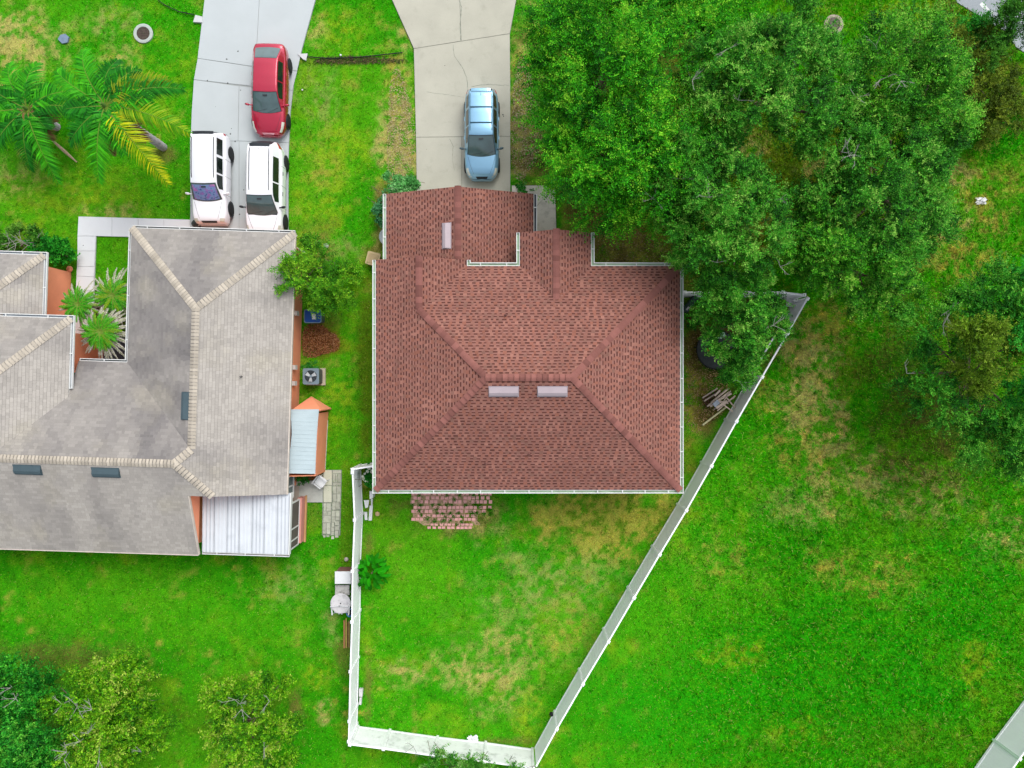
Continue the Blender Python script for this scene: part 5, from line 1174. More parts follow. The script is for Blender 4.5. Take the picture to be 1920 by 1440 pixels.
    for sg in (-1, 1):
        pts = [body(.045 + (A - .03 - .045) * i / 8, sg * (.34 + .16 * (i / 8))) + Vector((0, 0, .004)) for i in range(9)]
        for a, b in zip(pts, pts[1:]): hd_.tube(a, b, .006, n=4, caps=False)
        for s in feats.get('doors', (.30, .52, .72)):
            pts = [body(s, sg * u) + Vector((sg * .003, 0, .002)) for u in (.66, .72, .8, .88, .95)]
            for a, b in zip(pts, pts[1:]): hd_.tube(a, b, .006, n=4, caps=False)
    hd_.build('panel_gap', m_plast, c, world=False)
    patch('grille', .004, .022, -.3, .3, feats.get('grille', m_plast), .008, 3, 6, fn=body)
    if 'bars' in feats:
        for s in feats['bars']:
            p = cab(s, .54, .045); q = cab(s, -.54, .045); MB().tube(p, q, .026, n=6).build('cross_bar', feats['rails'][2], c, world=False)
    if 'antenna' in feats:
        p = cab(feats['antenna'], 0); MB().tube(p, p + Vector((0, .05, .14)), .014, .006, n=5).build('antenna', m_plast, c, world=False)
    if 'spoiler' in feats:
        rows = [[cab(C + (D - C) * .05, -.5 + i / 10, .02) + Vector((0, .0, 0)) for i in range(11)], [cab(C + (D - C) * .15, -.5 + i / 10, .03) + Vector((0, .10, 0)) for i in range(11)], [cab(C + (D - C) * .15, -.5 + i / 10, .0) + Vector((0, .10, -.03)) for i in range(11)]]
        MB().grid(rows).build('spoiler', feats['spoiler'], c, world=False)
    # bumpers
    patch('front_bumper', 0, .014, -.9, .9, feats.get('bumper', paint), .03, 2, 14, fn=lambda s, u: (lambda p: Vector((p.x * 1.0, p.y - .05, .34 + .22 * (1 - abs(u)) + (s > .007) * .08)))(body(.01, max(-.72, min(.72, u)))))
    if 'rear_bar' in feats: MB().box(-hw * .8, hw * .8, L / 2 - .05, L / 2 + .06, .42, .58).build('rear_bumper', feats['rear_bar'], c, world=False)
    if 'plate' in feats: pass
    return c
p_red = M('red_paint', S(206, 30, 70), rough=.25, metal=.35, var=.03, fine=0, coat=1, spec=.5)
p_wht = M('white_paint_car', (.78, .79, .83, 1), rough=.25, var=.01, fine=0, coat=.8)
p_wht2 = M('pearl_white_paint', (.80, .81, .85, 1), rough=.2, var=.01, fine=0, coat=1)
p_blu = M('blue_paint', S(150, 204, 238), rough=.28, metal=.6, var=.03, fine=0, coat=1)
def sunshade():
    m = M('sunshade_print', S(120, 110, 190), rough=.3, coat=1, var=0, fine=0)
    t = m.node_tree; n = t.nodes; L = t.links; no = n.new('ShaderNodeTexNoise'); no.inputs['Scale'].default_value = 5; no.inputs['Detail'].default_value = 2
    cr = n.new('ShaderNodeValToRGB'); e = cr.color_ramp.elements; e[0].position = .3; e[0].color = S(40, 56, 150); e[1].position = .7; e[1].color = S(210, 130, 200)
    a = cr.color_ramp.elements.new(.45); a.color = S(130, 170, 220); b = cr.color_ramp.elements.new(.56); b.color = S(140, 120, 200)
    co = n.new('ShaderNodeTexCoord'); L.new(co.outputs['Object'], no.inputs['Vector']); L.new(no.outputs['Fac'], cr.inputs[0]); L.new(cr.outputs[0], n['Principled BSDF'].inputs['Base Color']); return m
car('red sedan parked alone further up the pale driveway', (-12.02, 14.60, .05), math.radians(-1.6), 4.48, 1.76, p_red,
    [(0, .50), (.008, .60), (.03, .70), (.08, .79), (.16, .87), (.25, .94), (.5, .97), (.8, 1.0), (.9, 1.03), (.97, 1.0), (.99, .88), (1, .6)], .25, .44, .75, .92, 1.44, .56,
    {'sedan': 1, 'side': [(.37, .535), (.55, .76)], 'head': (.03, .135), 'hu': (.54, .69), 'tail': (.94, .985), 'tu': (.55, .75), 'grille': M('grille_red', S(232, 170, 180), rough=.3, metal=.6), 'doors': (.31, .54, .74)}, wheel=.32)
car('older white off-roader with a purple sunshade, left of the two white cars', (-14.93, 10.16, .05), 0, 4.42, 1.76, p_wht,
    [(0, .62), (.006, .78), (.02, .88), (.06, .95), (.16, .99), (.26, 1.03), (.5, 1.04), (.9, 1.05), (.99, 1.03), (1, .7)], .26, .42, .93, .985, 1.68, .60,
    {'side': [(.355, .50), (.52, .69), (.72, .90)], 'head': (.012, .05), 'hu': (.42, .66), 'tail': (.965, .995), 'tu': (.62, .74), 'rails': (.46, .90, m_plast), 'railu': .53, 'mirror': p_wht, 'sunshade': sunshade(), 'spoiler': m_plast, 'rear_bar': m_plast, 'doors': (.31, .51, .70)}, wheel=.34,
    hwtab=[(0, .78), (.01, .86), (.04, .93), (.1, .98), (.5, 1), (.9, .99), (.975, .95), (.992, .9), (1, .86)])
car('rounded white crossover nosed up to the grey roof, right of the two white cars', (-12.22, 9.62, .05), math.radians(-.8), 4.72, 1.86, p_wht2,
    [(0, .60), (.01, .74), (.04, .86), (.1, .95), (.2, 1.02), (.27, 1.06), (.5, 1.07), (.9, 1.09), (.98, 1.05), (1, .7)], .245, .42, .89, .975, 1.68, .60,
    {'side': [(.35, .53), (.545, .80)], 'head': (.02, .12), 'hu': (.55, .70), 'tail': (.91, .985), 'tu': (.60, .76), 'rails': (.45, .88, m_plast), 'railu': .47, 'mirror': m_plast, 'antenna': .86, 'spoiler': m_plast, 'handle': m_plast, 'doors': (.31, .53, .73)}, wheel=.35, cowl=1, hwtab=[(0, .5), (.01, .62), (.03, .78), (.07, .9), (.13, .97), (.3, 1), (.75, 1), (.86, .965), (.92, .90), (.96, .80), (.985, .66), (1, .50)])
car('light blue metallic wagon with roof bars on the driveway of the red-roofed house', (-1.50, 12.38, .05), math.radians(.2), 4.42, 1.74, p_blu,
    [(0, .52), (.008, .66), (.03, .78), (.08, .87), (.16, .93), (.26, .99), (.5, 1.01), (.9, 1.03), (.985, .98), (1, .6)], .26, .45, .90, .975, 1.60, .58,
    {'side': [(.37, .53), (.55, .72), (.75, .88)], 'head': (.02, .11), 'hu': (.52, .69), 'tail': (.93, .985), 'tu': (.60, .75), 'rails': (.48, .88, M('rail_blue', S(70, 110, 130), rough=.4, metal=.4)), 'railu': .54, 'bars': (.56, .73), 'mirror': M('mirror_grey', S(110, 130, 138), rough=.3, metal=.5), 'antenna': .86, 'spoiler': p_blu, 'doors': (.31, .53, .73)}, wheel=.34)
# lime leaf sprig stuck at the wiper of the blue car
mb = MB(); c = G(888, 286, 1.06)
for k in range(6): a = k * 1.1; d = Vector((math.cos(a), math.sin(a) * .6, .1)); s_ = Vector((-d.y, d.x, 0)); mb.add([c, c + d * .09 - s_ * .03, c + d * .18, c + d * .09 + s_ * .03], [(0, 1, 2, 3)])
mb.build('leaf_sprig', M('lime_leaf', S(170, 230, 110), rough=.6), label='lime green leaf sprig lying by the wiper of the blue wagon', cat='leaves')

# ============================================================ SMALL THINGS
m_wplastic = M('white_plastic', S(244, 246, 248), rough=.35, var=.03, scale=4)
# manholes
def manhole(px, py, label, ring, lid):
    g = G(px, py, 0); t = thing('manhole', label, 'manhole', g); s = .027
    MB().lathe([(.0, -.1), (.49, -.1), (.49, .04), (.44, .05), (.34, .05), (.33, .035), (.33, -.05)], g.x, g.y, 36).build('concrete_ring', ring, t)
    l = MB(); l.lathe([(.325, -.05), (.325, .036), (0, .036)], g.x, g.y, 36)
    for k in range(-3, 4):
        h = math.sqrt(max(0, .3 ** 2 - (k * .085) ** 2)); l.box(g.x - h, g.x + h, g.y + k * .085 - .012, g.y + k * .085 + .012, .037, .045)
    l.build('lid', lid, t)
manhole(269, 63, 'round iron manhole cover with a pale concrete ring in the lawn at top left', M('ring_conc', S(196, 206, 200), rough=.9, var=.12, scale=5, dirt=(S(140, 150, 130), .5, 5, .5)), M('iron_lid', S(96, 84, 76), rough=.8, metal=.3, var=.2, scale=6))
manhole(1563, 46, 'round purple brown manhole cover with a thin pale ring beside the grove at top right', M('ring_conc2', S(190, 176, 160), rough=.9, var=.15, scale=5), M('iron_lid2', S(126, 108, 112), rough=.8, metal=.3, var=.3, scale=3))
# small plates / blocks in the lawn
def plate(name, label, cat, pts, z0, z1, mat): return MB().prism(P2(pts, (z0 + z1) / 2), z0, z1).build(name, mat, label=label, cat=cat)
m_block = M('pale_block', S(222, 224, 226), rough=.8, var=.08, scale=4)
plate('utility_cover', 'small blue grey cover plate in the lawn above the palms', 'cover', [(109, 74), (114, 66), (123, 64), (130, 70), (127, 80), (117, 82)], -.02, .06, M('blue_plate', S(128, 148, 172), rough=.7, var=.15, scale=5))
plate('concrete_block', 'white concrete block at the left edge of the pale driveway', 'block', [(367, 29), (380, 32), (380, 43), (363, 42)], -.02, .09, m_block)
plate('concrete_block', 'white concrete block on the grass right of the red car', 'block', [(558, 102), (577, 101), (574, 114), (569, 112)], -.02, .09, m_block)
plate('stepping_stone', 'tan broken stone in the grass by the corner of the grey roof', 'stone', [(584, 452), (591, 449), (600, 454), (597, 464), (587, 463)], -.02, .05, M('tan_stone', S(196, 172, 130), rough=.95, var=.2, scale=5))
def ball(name, label, cat, px, py, r, mat, sz=.7, par=None):
    g = G(px, py, 0); mb = MB(); prof = [(0, 0)] + [(r * math.sin(a), r * sz * (1 - math.cos(a))) for a in [math.pi * k / 8 for k in range(1, 8)]] + [(0, 2 * r * sz)]
    mb.lathe(prof, g.x, g.y, 14); return mb.build(name, mat, smooth=True, label=label, cat=cat)
ball('garden_stone', 'round cream white stone nearest the corner of the grey roof', 'stone', 573, 449, .14, M('cream_stone', S(236, 236, 204), rough=.8, var=.1, scale=9))
ball('garden_stone', 'round grey green stone in the grass right of the tan broken stone', 'stone', 612, 462, .14, M('grey_stone', S(176, 190, 170), rough=.9, var=.25, scale=9))
ball('garden_stone', 'small pale rock lying against the left side of the long fence', 'stone', 650, 1048, .11, M('pale_rock', S(214, 204, 196), rough=.9, var=.2, scale=9))
ball('garden_stone', 'tan fist sized rock on the lawn right of the white boards', 'stone', 708, 963, .12, M('tan_rock', S(216, 190, 140), rough=.95, var=.2, scale=8), .5)
ball('clay_ball', 'terracotta round pot ornament beside the clipped shrub', 'ornament', 133, 505, .16, m_orange)
ball('ball', 'black ball lying against the diagonal fence near its bottom end', 'ball', 1034, 1337, .11, m_black, 1.0)
ball('pebble', 'tiny white ball on the grass between the driveways', 'ball', 639, 104, .055, m_wplastic)
ball('pebble', 'small white scrap on the lawn below the red car, by the driveway strip', 'scrap', 567, 169, .045, m_wplastic)
# crumpled white cloth by the bottom fence
def scrap(name, label, cat, px, py, r, mat, seed):
    rr = np.random.default_rng(seed); mb = MB(); g = G(px, py, .02); n = 9; rows = []
    for i in range(n):
        row = []
        for j in range(n):
            x, y = (i / (n - 1) - .5) * 2, (j / (n - 1) - .5) * 2; f = 1 + rr.normal(0, .12)
            row.append((g.x + x * r * f, g.y + y * r * .7 * f, .03 + abs(rr.normal(0, .05)) * (1 - .5 * (x * x + y * y))))
        rows.append(row)
    mb.grid(rows); return mb.build(name, mat, label=label, cat=cat)
scrap('plastic_bag', 'crumpled white bag lying on the open lot near the right edge', 'bag', 1839, 377, .26, m_wplastic, 9)
scrap('cloth', 'crumpled white cloth on the grass against the bottom fence', 'cloth', 886, 1386, .27, m_wplastic, 4)
# blue wheeled bin
def rbox(mb, cx, cy, w_, d_, z0, z1, r=.06, top=1.0, M4=None, mi=0, n=4):
    def ring(s, z):
        out = []
        for (sx, sy, a0) in ((1, 1, 0), (-1, 1, 90), (-1, -1, 180), (1, -1, 270)):
            for k in range(n + 1):
                a = math.radians(a0 + 90 * k / n); out.append(Vector((cx + (sx * (w_ / 2 - r) + r * math.cos(a)) * s, cy + (sy * (d_ / 2 - r) + r * math.sin(a)) * s, z)))
        return out
    A = ring(1, z0); B = ring(top, z1); m_ = len(A)
    if M4 is not None: A = [M4 @ v for v in A]; B = [M4 @ v for v in B]
    mb.add(A + B, [tuple(range(m_))[::-1], tuple(range(m_, 2 * m_))] + [(i, (i + 1) % m_, m_ + (i + 1) % m_, m_ + i) for i in range(m_)], mi)
m_blue = M('blue_bin', S(24, 84, 170), rough=.4, var=.1, scale=4); m_bluel = M('bin_rim', S(120, 150, 170), rough=.4)
g = G(587, 593, .9); t = thing('wheeled_bin', 'wheeled rubbish bin with a blue lid beside the terracotta wall', 'bin', (g.x, g.y, 0))
mb = MB(); rbox(mb, g.x, g.y, .66, .52, 0, .92, .08, 1.12); mb.build('bin_body', M('bin_grey', S(96, 110, 120), rough=.5), t)
mb = MB(); rbox(mb, g.x, g.y, .86, .68, .925, .965, .10); mb.build('lid_rim', m_bluel, t)
mb = MB(); rbox(mb, g.x, g.y, .78, .60, .966, 1.0, .09, .92); ld = mb.build('lid', m_blue, t)
MB().box(g.x - .02, g.x + .17, g.y - .16, g.y + .12, 1.003, 1.008).build('sticker', m_wplastic, ld)
MB().tube((g.x - .2, g.y + .36, .95), (g.x + .2, g.y + .36, .95), .02, n=6).build('handle', m_bluel, t)
# air conditioner
g = G(590, 706, 0); t = thing('air_conditioner', 'grey air conditioner with a round fan on a concrete pad by the terracotta wall', 'air conditioner', (g.x, g.y, 0))
MB().box(g.x - .42, g.x + .56, g.y - .44, g.y + .42, -.02, .08).build('pad', M('pad_conc', S(196, 186, 162), rough=.9, var=.1), t)
mb = MB(); rbox(mb, g.x + .05, g.y, .74, .74, .082, .80, .08); cab_ = mb.build('cabinet', M('ac_grey', S(92, 90, 94), rough=.5, var=.08), t)
mb = MB(); rbox(mb, g.x + .05, g.y, .80, .80, .802, .86, .09); mb.build('top_cover', M('ac_top', S(136, 156, 168), rough=.45, metal=.2), t)
MB().lathe([(.30, .862), (.30, .866), (0, .866)], g.x + .05, g.y, 30).build('fan_opening', M('ac_dark', S(34, 44, 50), rough=.6), t)
fm = MB()
for k in range(3):
    a = k * 2.094 + .5; d = Vector((math.cos(a), math.sin(a), 0)); s_ = Vector((-d.y, d.x, 0)); c = Vector((g.x + .05, g.y, .872))
    fm.add([c + d * .06 - s_ * .04, c + d * .26 - s_ * .11, c + d * .27 + s_ * .09 + Vector((0, 0, .02)), c + d * .07 + s_ * .05 + Vector((0, 0, .015))], [(0, 1, 2, 3)])
fm.build('fan_blade', M('fan_blade', S(214, 222, 226), rough=.4), t)
mb = MB(); mb.lathe([(.07, .875), (.07, .895), (0, .90)], g.x + .05, g.y, 14)
for r in (.12, .18, .24, .30):
    for k in range(24):
        a, b = 2 * math.pi * k / 24, 2 * math.pi * (k + 1) / 24; mb.tube((g.x + .05 + r * math.cos(a), g.y + r * math.sin(a), .90), (g.x + .05 + r * math.cos(b), g.y + r * math.sin(b), .90), .004, n=3, caps=False)
mb.build('fan_guard', M('ac_top', None), t)
# mulch pile : thousands of small chips, joined
def chips(name, label, cat, px, py, rx, ry, n, tones, h, seed, ln=(.05, .12), parent=None):
    rr = np.random.default_rng(seed); a = rr.uniform(0, 2 * np.pi, n); r = np.sqrt(rr.random(n)) * (1 + .25 * np.sin(a * 3 + 1) * .6)
    x = px + rx * r * np.cos(a); y = py + ry * r * np.sin(a)
    ok = x > 568; x, y, r = x[ok], y[ok], r[ok]; n = len(x)
    X = (x - 960) * H / F; Y = (720 - y) * H / F; Z = h * np.clip(1 - r, 0, 1) * rr.uniform(.3, 1, n) + .01
    az = rr.uniform(0, 2 * np.pi, n); d = np.stack([np.cos(az), np.sin(az), rr.normal(0, .3, n)], -1); up = unit(np.array([0, 0, 1.]) + rr.normal(0, .3, (n, 3)))
    V = leaf_quads(np.stack([X, Y, Z], -1), unit(d), up, rr.uniform(*ln, n), rr.uniform(.02, .045, n)); T = np.array([S3(*q) for q in tones]); c = T[rr.integers(0, len(T), n)]
    return fastmesh(name, V.reshape(-1, 3), 4, M('chips', None, attr=True, rough=.95, fine=0), c, kind='stuff')
chips('mulch', '', '', 596, 640, 36, 30, 3800, [(150, 92, 50), (124, 74, 40), (176, 116, 70), (92, 54, 32), (190, 140, 96)], .25, 1)
chips('leaf_litter', '', '', 1150, 470, 130, 40, 2200, [(150, 130, 84), (110, 92, 56), (170, 156, 110), (90, 84, 50)], .02, 2)
chips('leaf_litter', '', '', 985, 230, 28, 110, 2600, [(190, 172, 130), (160, 140, 100), (120, 100, 70), (208, 194, 156)], .02, 3)
chips('leaf_litter', '', '', 1320, 720, 40, 90, 1600, [(170, 140, 96), (120, 92, 60), (196, 170, 120)], .02, 5)
chips('leaf_litter', '', '', 750, 250, 26, 110, 2000, [(214, 196, 150), (190, 172, 120), (170, 150, 100)], .02, 6)
chips('leaf_litter', '', '', 668, 113, 84, 7, 900, [(84, 70, 46), (60, 62, 36), (120, 104, 70), (70, 96, 30)], .02, 8, ln=(.06, .16))
chips('leaf_litter', '', '', 585, 893, 18, 8, 260, [(150, 92, 50), (190, 120, 60), (120, 90, 70)], .03, 7)
# paver strip on the left lawn: every paver a part
m_pv = M('grey_paver', S(200, 202, 184), rough=.92, var=.12, scale=3, fine=.06, objrand=.14, dirt=(S(130, 136, 116), .5, 4, .5), bump=.3)
pvt = MB().prism(P2([(605, 881), (641, 881), (638, 1004), (604, 1004)]), -.08, .008).build('paved_path', m_joint, recenter=False); tag(pvt, kind='structure')
def pav(x0, y0, x1, y1, m=None, z=.03, j=.35, name='paver', par=None):
    k = 0.28; pts = [(x0 + k + random.uniform(0, j), y0 + k + random.uniform(0, j)), (x1 - k - random.uniform(0, j), y0 + k + random.uniform(0, j)), (x1 - k - random.uniform(0, j), y1 - k - random.uniform(0, j)), (x0 + k + random.uniform(0, j), y1 - k - random.uniform(0, j))]
    return MB().prism(P2(pts), .009, z + random.uniform(-.008, .008)).build(name, m or m_pv, par or pvt)
pav(606.5, 881, 623, 910, M('pale_paver', S(222, 222, 200), var=.05, rough=.9)); pav(606.5, 910, 622.5, 942, M('pale_paver', None))
for r in [(624, 881, 640, 888), (624, 888, 630, 904), (630, 888, 633, 904), (633, 888, 640, 904), (624, 904, 640, 911), (624, 911, 631, 926), (631, 911, 640, 926), (624, 926, 632, 941), (632, 926, 639, 941), (623, 941, 630, 956), (630, 941, 638, 955),
          (622, 957, 629, 969), (629, 957, 637, 969), (622, 969, 629, 979), (629, 969, 637, 976), (622, 979, 627, 988), (628, 977, 636, 985), (621, 988, 627, 996), (628, 986, 636, 994), (621, 996, 627, 1004), (628, 994, 635, 1008), (621, 1005, 627, 1011),
          (607, 943, 612, 958), (612, 943, 621, 958), (606, 958, 614, 966), (614, 958, 621, 966), (606, 966, 621, 980), (605, 980, 612, 1001), (612, 980, 620, 1001), (606, 1003, 611, 1008), (612, 1003, 618, 1007)]:
    pav(*r)
# brick patio behind the house: rows of pink pavers with grass in the joints
m_pink = M('pink_paver', S(250, 186, 180, k=1.25), rough=.92, var=.08, scale=4, fine=.08, objrand=.08, dirt=(S(220, 190, 176), .55, 3, .3), bump=.3)
random.seed(55)
pk = MB().prism(P2([(772 + random.uniform(-4, 3) if k_ < 20 else 0, 0) for k_ in ()] + [(772, 923)] + [(925 + random.uniform(-6, 6), 924 + 8 * k_) for k_ in range(7)] + [(915 - 11 * k_, 982 + random.uniform(-5, 8)) for k_ in range(13)] + [(772 + random.uniform(-4, 5), 976 - 8 * k_) for k_ in range(6)]), -.08, -.026).build('brick_patio', M('patio_sand', S(214, 176, 146), rough=1, var=.2, scale=5), recenter=False); tag(pk, kind='structure')
random.seed(31)
for row, (ya, yb_) in enumerate([(922, 929), (930, 937), (937.3, 944.5), (948, 954.5), (955, 962), (964, 970), (970.5, 976.5), (981, 986), (986.4, 992)]):
    x = 771 + (row % 2) * 4
    while x < 920:
        wd = random.choice([7.2, 7.2, 7.6]); skip = (row in (5, 6) and x > 885) or (row >= 7 and (x < 800 or x > 882)) or (row == 6 and 790 < x < 815) or random.random() < .05
        if row == 4 and x > 912: skip = True
        if not skip: pav(x, ya, x + wd, yb_, m_pink, z=.022 + random.uniform(-.008, .006), j=.4, par=pk)
        x += wd + (2.6 if int((x - 771) / 15.2) != int((x + wd - 771) / 15.2) and random.random() < .6 else .2)
random.seed(8)
# tufts in the patio joints
rr = np.random.default_rng(77); tx_ = []
for (a, b, r) in [(787, 929, 4), (789, 947, 5), (786, 958, 4), (838, 929, 3), (862, 929, 3), (888, 928, 4), (811, 946, 3), (824, 946, 2.5), (838, 946, 4), (846, 946, 3), (852, 936, 3.5), (873, 946, 4), (892, 946, 5), (900, 949, 4), (884, 962, 6), (893, 962, 4), (917, 955, 4), (919, 963, 4.5), (907, 963, 3.5), (818, 954, 3), (790, 965, 3), (820, 962, 3), (830, 962, 3), (844, 962, 4), (860, 962, 4), (867, 968, 3), (851, 968, 3), (835, 968, 3), (866, 978, 3), (857, 983, 3), (773, 947, 4), (802, 972, 6), (815, 977, 6), (832, 976, 6), (845, 975, 4)]:
    m_ = int(14 * r); tx_.append(np.stack([rr.normal(a, r * .5, m_), rr.normal(b, r * .45, m_)], -1))
q = np.concatenate(tx_); X = (q[:, 0] - 960) * H / F; Y = (720 - q[:, 1]) * H / F; n = len(X)
az = rr.uniform(0, 6.28, n); d = unit(np.stack([np.cos(az), np.sin(az), rr.uniform(.2, 1.4, n)], -1))
V = leaf_quads(np.stack([X, Y, np.full(n, .02)], -1), d, unit(rr.normal(0, .3, (n, 3)) + np.array([0, 0, 1.])), rr.uniform(.06, .11, n), rr.uniform(.015, .025, n))
fastmesh('joint_grass', V.reshape(-1, 3), 4, MATS['grass_blade'], C_['lush'] * rr.uniform(.35, 1.0, n)[:, None], kind='stuff')
# garden chairs
def chair(label, px, py, rz, z=0, sc=1.0, group='white plastic garden chairs'):
    g = G(px, py, .45); t = thing('plastic_chair', label, 'chair', (g.x, g.y, z), rz, group)
    s = MB(); rbox(s, 0, 0, .46 * sc, .46 * sc, .41, .44, .09, 1.05); s.build('seat', m_wplastic, t, world=False)
    for x in (-.2, .2):
        for y in (-.19, .19): MB().tube((x * 1.15, y * 1.15, 0), (x, y, .41), .02, .026, 6).build('leg', m_wplastic, t, world=False)
        MB().box(x * 1.2 - .03, x * 1.2 + .03, -.22, .2, .63, .655).build('armrest', m_wplastic, t, world=False)
        MB().tube((x * 1.2, -.18, .43), (x * 1.2, -.2, .63), .018, n=5).build('arm_post', m_wplastic, t, world=False)
    b = MB(); prev = []
    for k in range(7):
        a = (k - 3) / 3; x = a * .24; y = .25 - .05 * a * a; b.box(x - .03, x + .028, y - .012 + .02, y + .012 + .02, .45, .82 - .04 * a * a)
    b.box(-.25, .25, .25, .275, .80, .86); b.build('backrest', m_wplastic, t, world=False)
    return t
chair('white plastic chair alone on the small concrete patio', 602, 903, math.radians(52), z=.05)
chair('white plastic chair tucked in below the round table, left of the pair', 633, 1142, math.radians(5), z=0, sc=.8)
chair('white plastic chair tucked in below the round table, right of the pair', 647, 1142, math.radians(-6), z=0, sc=.8)
chair('white plastic chair in the far corner of the fence under the oaks', 1483, 566, math.radians(180), z=0)
# round table, box, cluttered table by the fence
g = G(639, 1131, .73); t = thing('round_table', 'round stained white plastic table against the long fence', 'table', (g.x, g.y, 0))
m_stain = M('stained_white', S(226, 224, 226), rough=.6, var=.05, scale=3, dirt=(S(150, 150, 150), .5, 5, .5))
MB().lathe([(.42, .72), (.50, .74), (.50, .775), (.47, .78), (0, .775)], g.x, g.y, 36).build('tabletop', m_stain, t)
MB().lathe([(.03, .777), (.03, .79), (0, .79)], g.x, g.y, 10).build('umbrella_plug', m_black, t)
for k in range(4): a = k * math.pi / 2 + .4; MB().tube((g.x + .38 * math.cos(a), g.y + .38 * math.sin(a), 0), (g.x + .3 * math.cos(a), g.y + .3 * math.sin(a), .69), .025, n=6).build('leg', m_stain, t)
g = G(643, 1083, .9); t = thing('storage_box', 'white topped storage cabinet with brownish sides beside the long fence', 'cabinet', (g.x, g.y, 0))
MB().box(g.x - .36, g.x + .36, g.y - .26, g.y + .30, 0, .88).build('cabinet_body', M('mauve_side', S(150, 104, 100), rough=.7), t)
MB().box(g.x - .39, g.x + .39, g.y - .30, g.y + .31, .882, .93).build('cabinet_lid', m_wplastic, t)
g = G(642, 1106, .6); t = thing('work_table', 'weathered grey table with dark stains between the cabinet and the round table', 'table', (g.x, g.y, 0))
MB().box(g.x - .36, g.x + .34, g.y - .27, g.y + .24, .56, .60).build('tabletop', M('weathered_top', S(206, 204, 200), rough=.8, var=.15, scale=5, dirt=(S(70, 74, 70), .52, 7, .8)), t)
for x in (-.32, .3):
    for y in (-.22, .2): MB().box(g.x + x - .02, g.x + x + .02, g.y + y - .02, g.y + y + .02, 0, .56).build('leg', m_stain, t)
g = G(656, 1149, .3); t = thing('bucket', 'small blue bucket between the round table and the fence', 'bucket', (g.x - .02, g.y, 0))
MB().lathe([(0, 0), (.11, 0), (.15, .3), (.165, .3), (.165, .315), (.14, .315), (.11, .05), (0, .05)], g.x - .02, g.y, 20, sy=1.3).build('bucket_body', M('sky_blue', S(90, 160, 226), rough=.4), t)
MB().lathe([(.125, .2), (0, .2)], g.x - .02, g.y, 16).build('water', M('bucket_water', S(60, 110, 190), rough=.05), t)
# lumber
m_lum = M('lumber', S(188, 146, 88), rough=.9, var=.15, scale=6, objrand=.2)
labs = ['orange brown board, leftmost of the lumber by the long fence', 'pale yellow board, second from the left in the lumber by the long fence', 'dark weathered board, third in the lumber by the long fence', 'short board nearest the fence in the lumber by the long fence']
for (x, ya, yb_, w_, m_, lb) in ((645.5, 1163, 1215, 2.6, M('lumber_o', S(196, 140, 96), rough=.9, var=.1, scale=8), labs[0]), (649.2, 1159, 1215, 2.0, M('lumber_y', S(204, 184, 96), rough=.9, var=.1, scale=8), labs[1]), (652, 1166, 1213, 1.6, M('lumber_d', S(120, 92, 56), rough=.9, var=.2, scale=8), labs[2]), (654.6, 1164, 1214, 2.2, M('lumber_g', S(160, 138, 84), rough=.9, var=.1, scale=8), labs[3])):
    MB().prism(P2([(x - w_ / 2, ya), (x + w_ / 2, ya), (x + w_ / 2, yb_), (x - w_ / 2, yb_)], .05), 0, .08).build('board', m_, label=lb, cat='board', group='lumber beside the long fence')
# white boards in the side strip
wb = [([(693, 921), (700, 921), (699, 934), (693, 936)], 'short white board standing up against the house corner', .5), ([(695, 935), (699, 935), (698, 949), (696, 949)], 'thin white slat between the two wide white boards', .1), ([(693, 948), (699, 948), (697, 976), (691, 976)], 'long white board lying below the house corner', .12), ([(683, 960), (688, 960), (689, 975), (684, 975)], 'white board lying next to the fence by the tapered planter', .12)]
for pts, lb, z in wb: MB().prism(P2(pts, z), z - .06, z).build('board', m_wplastic, label=lb, cat='board') if z < .3 else MB().prism(P2(pts, z), 0, z).build('board', m_wplastic, label=lb, cat='board')
mb = MB(); A = P2([(682, 938), (692, 938), (690, 951), (685, 953)], .35); B = P2([(684, 940), (690, 940), (689, 950), (686, 951)], 0); mb.prism(A, .30, .35); 
mb.prism(P2([(683.5, 939.5), (690.5, 939.5), (689, 950), (685.5, 951)], .2), 0, .30); mb.build('planter', m_wplastic, label='tapered white planter tub between the fence and the boards', cat='planter')
for pts, lb in (([(673, 1292), (680, 1293), (679, 1307), (673, 1306)], 'wide white panel leaning at the foot of the left fence'), ([(674, 1308), (678, 1308), (677, 1322), (673, 1321)], 'narrow white panel below the wide one at the left fence')):
    MB().prism(P2(pts, .2), 0, .2).build('board', m_stain, label=lb, cat='board')
# left of the garage: dish-shaped lid and tan utility box
g = G(729, 446, .3); mb = MB(); mb.lathe([(.42, .55), (.44, .60), (.41, .61), (.2, .58), (0, .57)], g.x, g.y, 28); mb.tube((g.x, g.y, 0), (g.x, g.y, .57), .03)
mb.build('round_table', M('grey_disc', S(170, 180, 182), rough=.5, metal=.2), label='round grey disc table half hidden under the garage gutter', cat='table')
g = G(699, 485, .6); M4 = Matrix.Translation((g.x, g.y, 0)) @ Matrix.Rotation(math.radians(-14), 4, 'Z'); t = thing('storage_bin', 'tan plastic storage bin at the corner where garage and house roofs meet', 'bin', (g.x, g.y, 0))
mb = MB(); rbox(mb, 0, 0, .58, .58, 0, .55, .06, 1.05, M4); mb.build('bin_body', M('tan_plastic', S(206, 184, 140), rough=.6), t)
mb = MB(); rbox(mb, 0, 0, .68, .68, .552, .60, .08, .95, M4); l_ = mb.build('lid', M('tan_plastic', None), t)
mb = MB(); rbox(mb, 0, 0, .50, .50, .602, .615, .05, .97, M4); mb.build('lid_panel', M('tan_dark', S(190, 166, 124), rough=.6), l_)
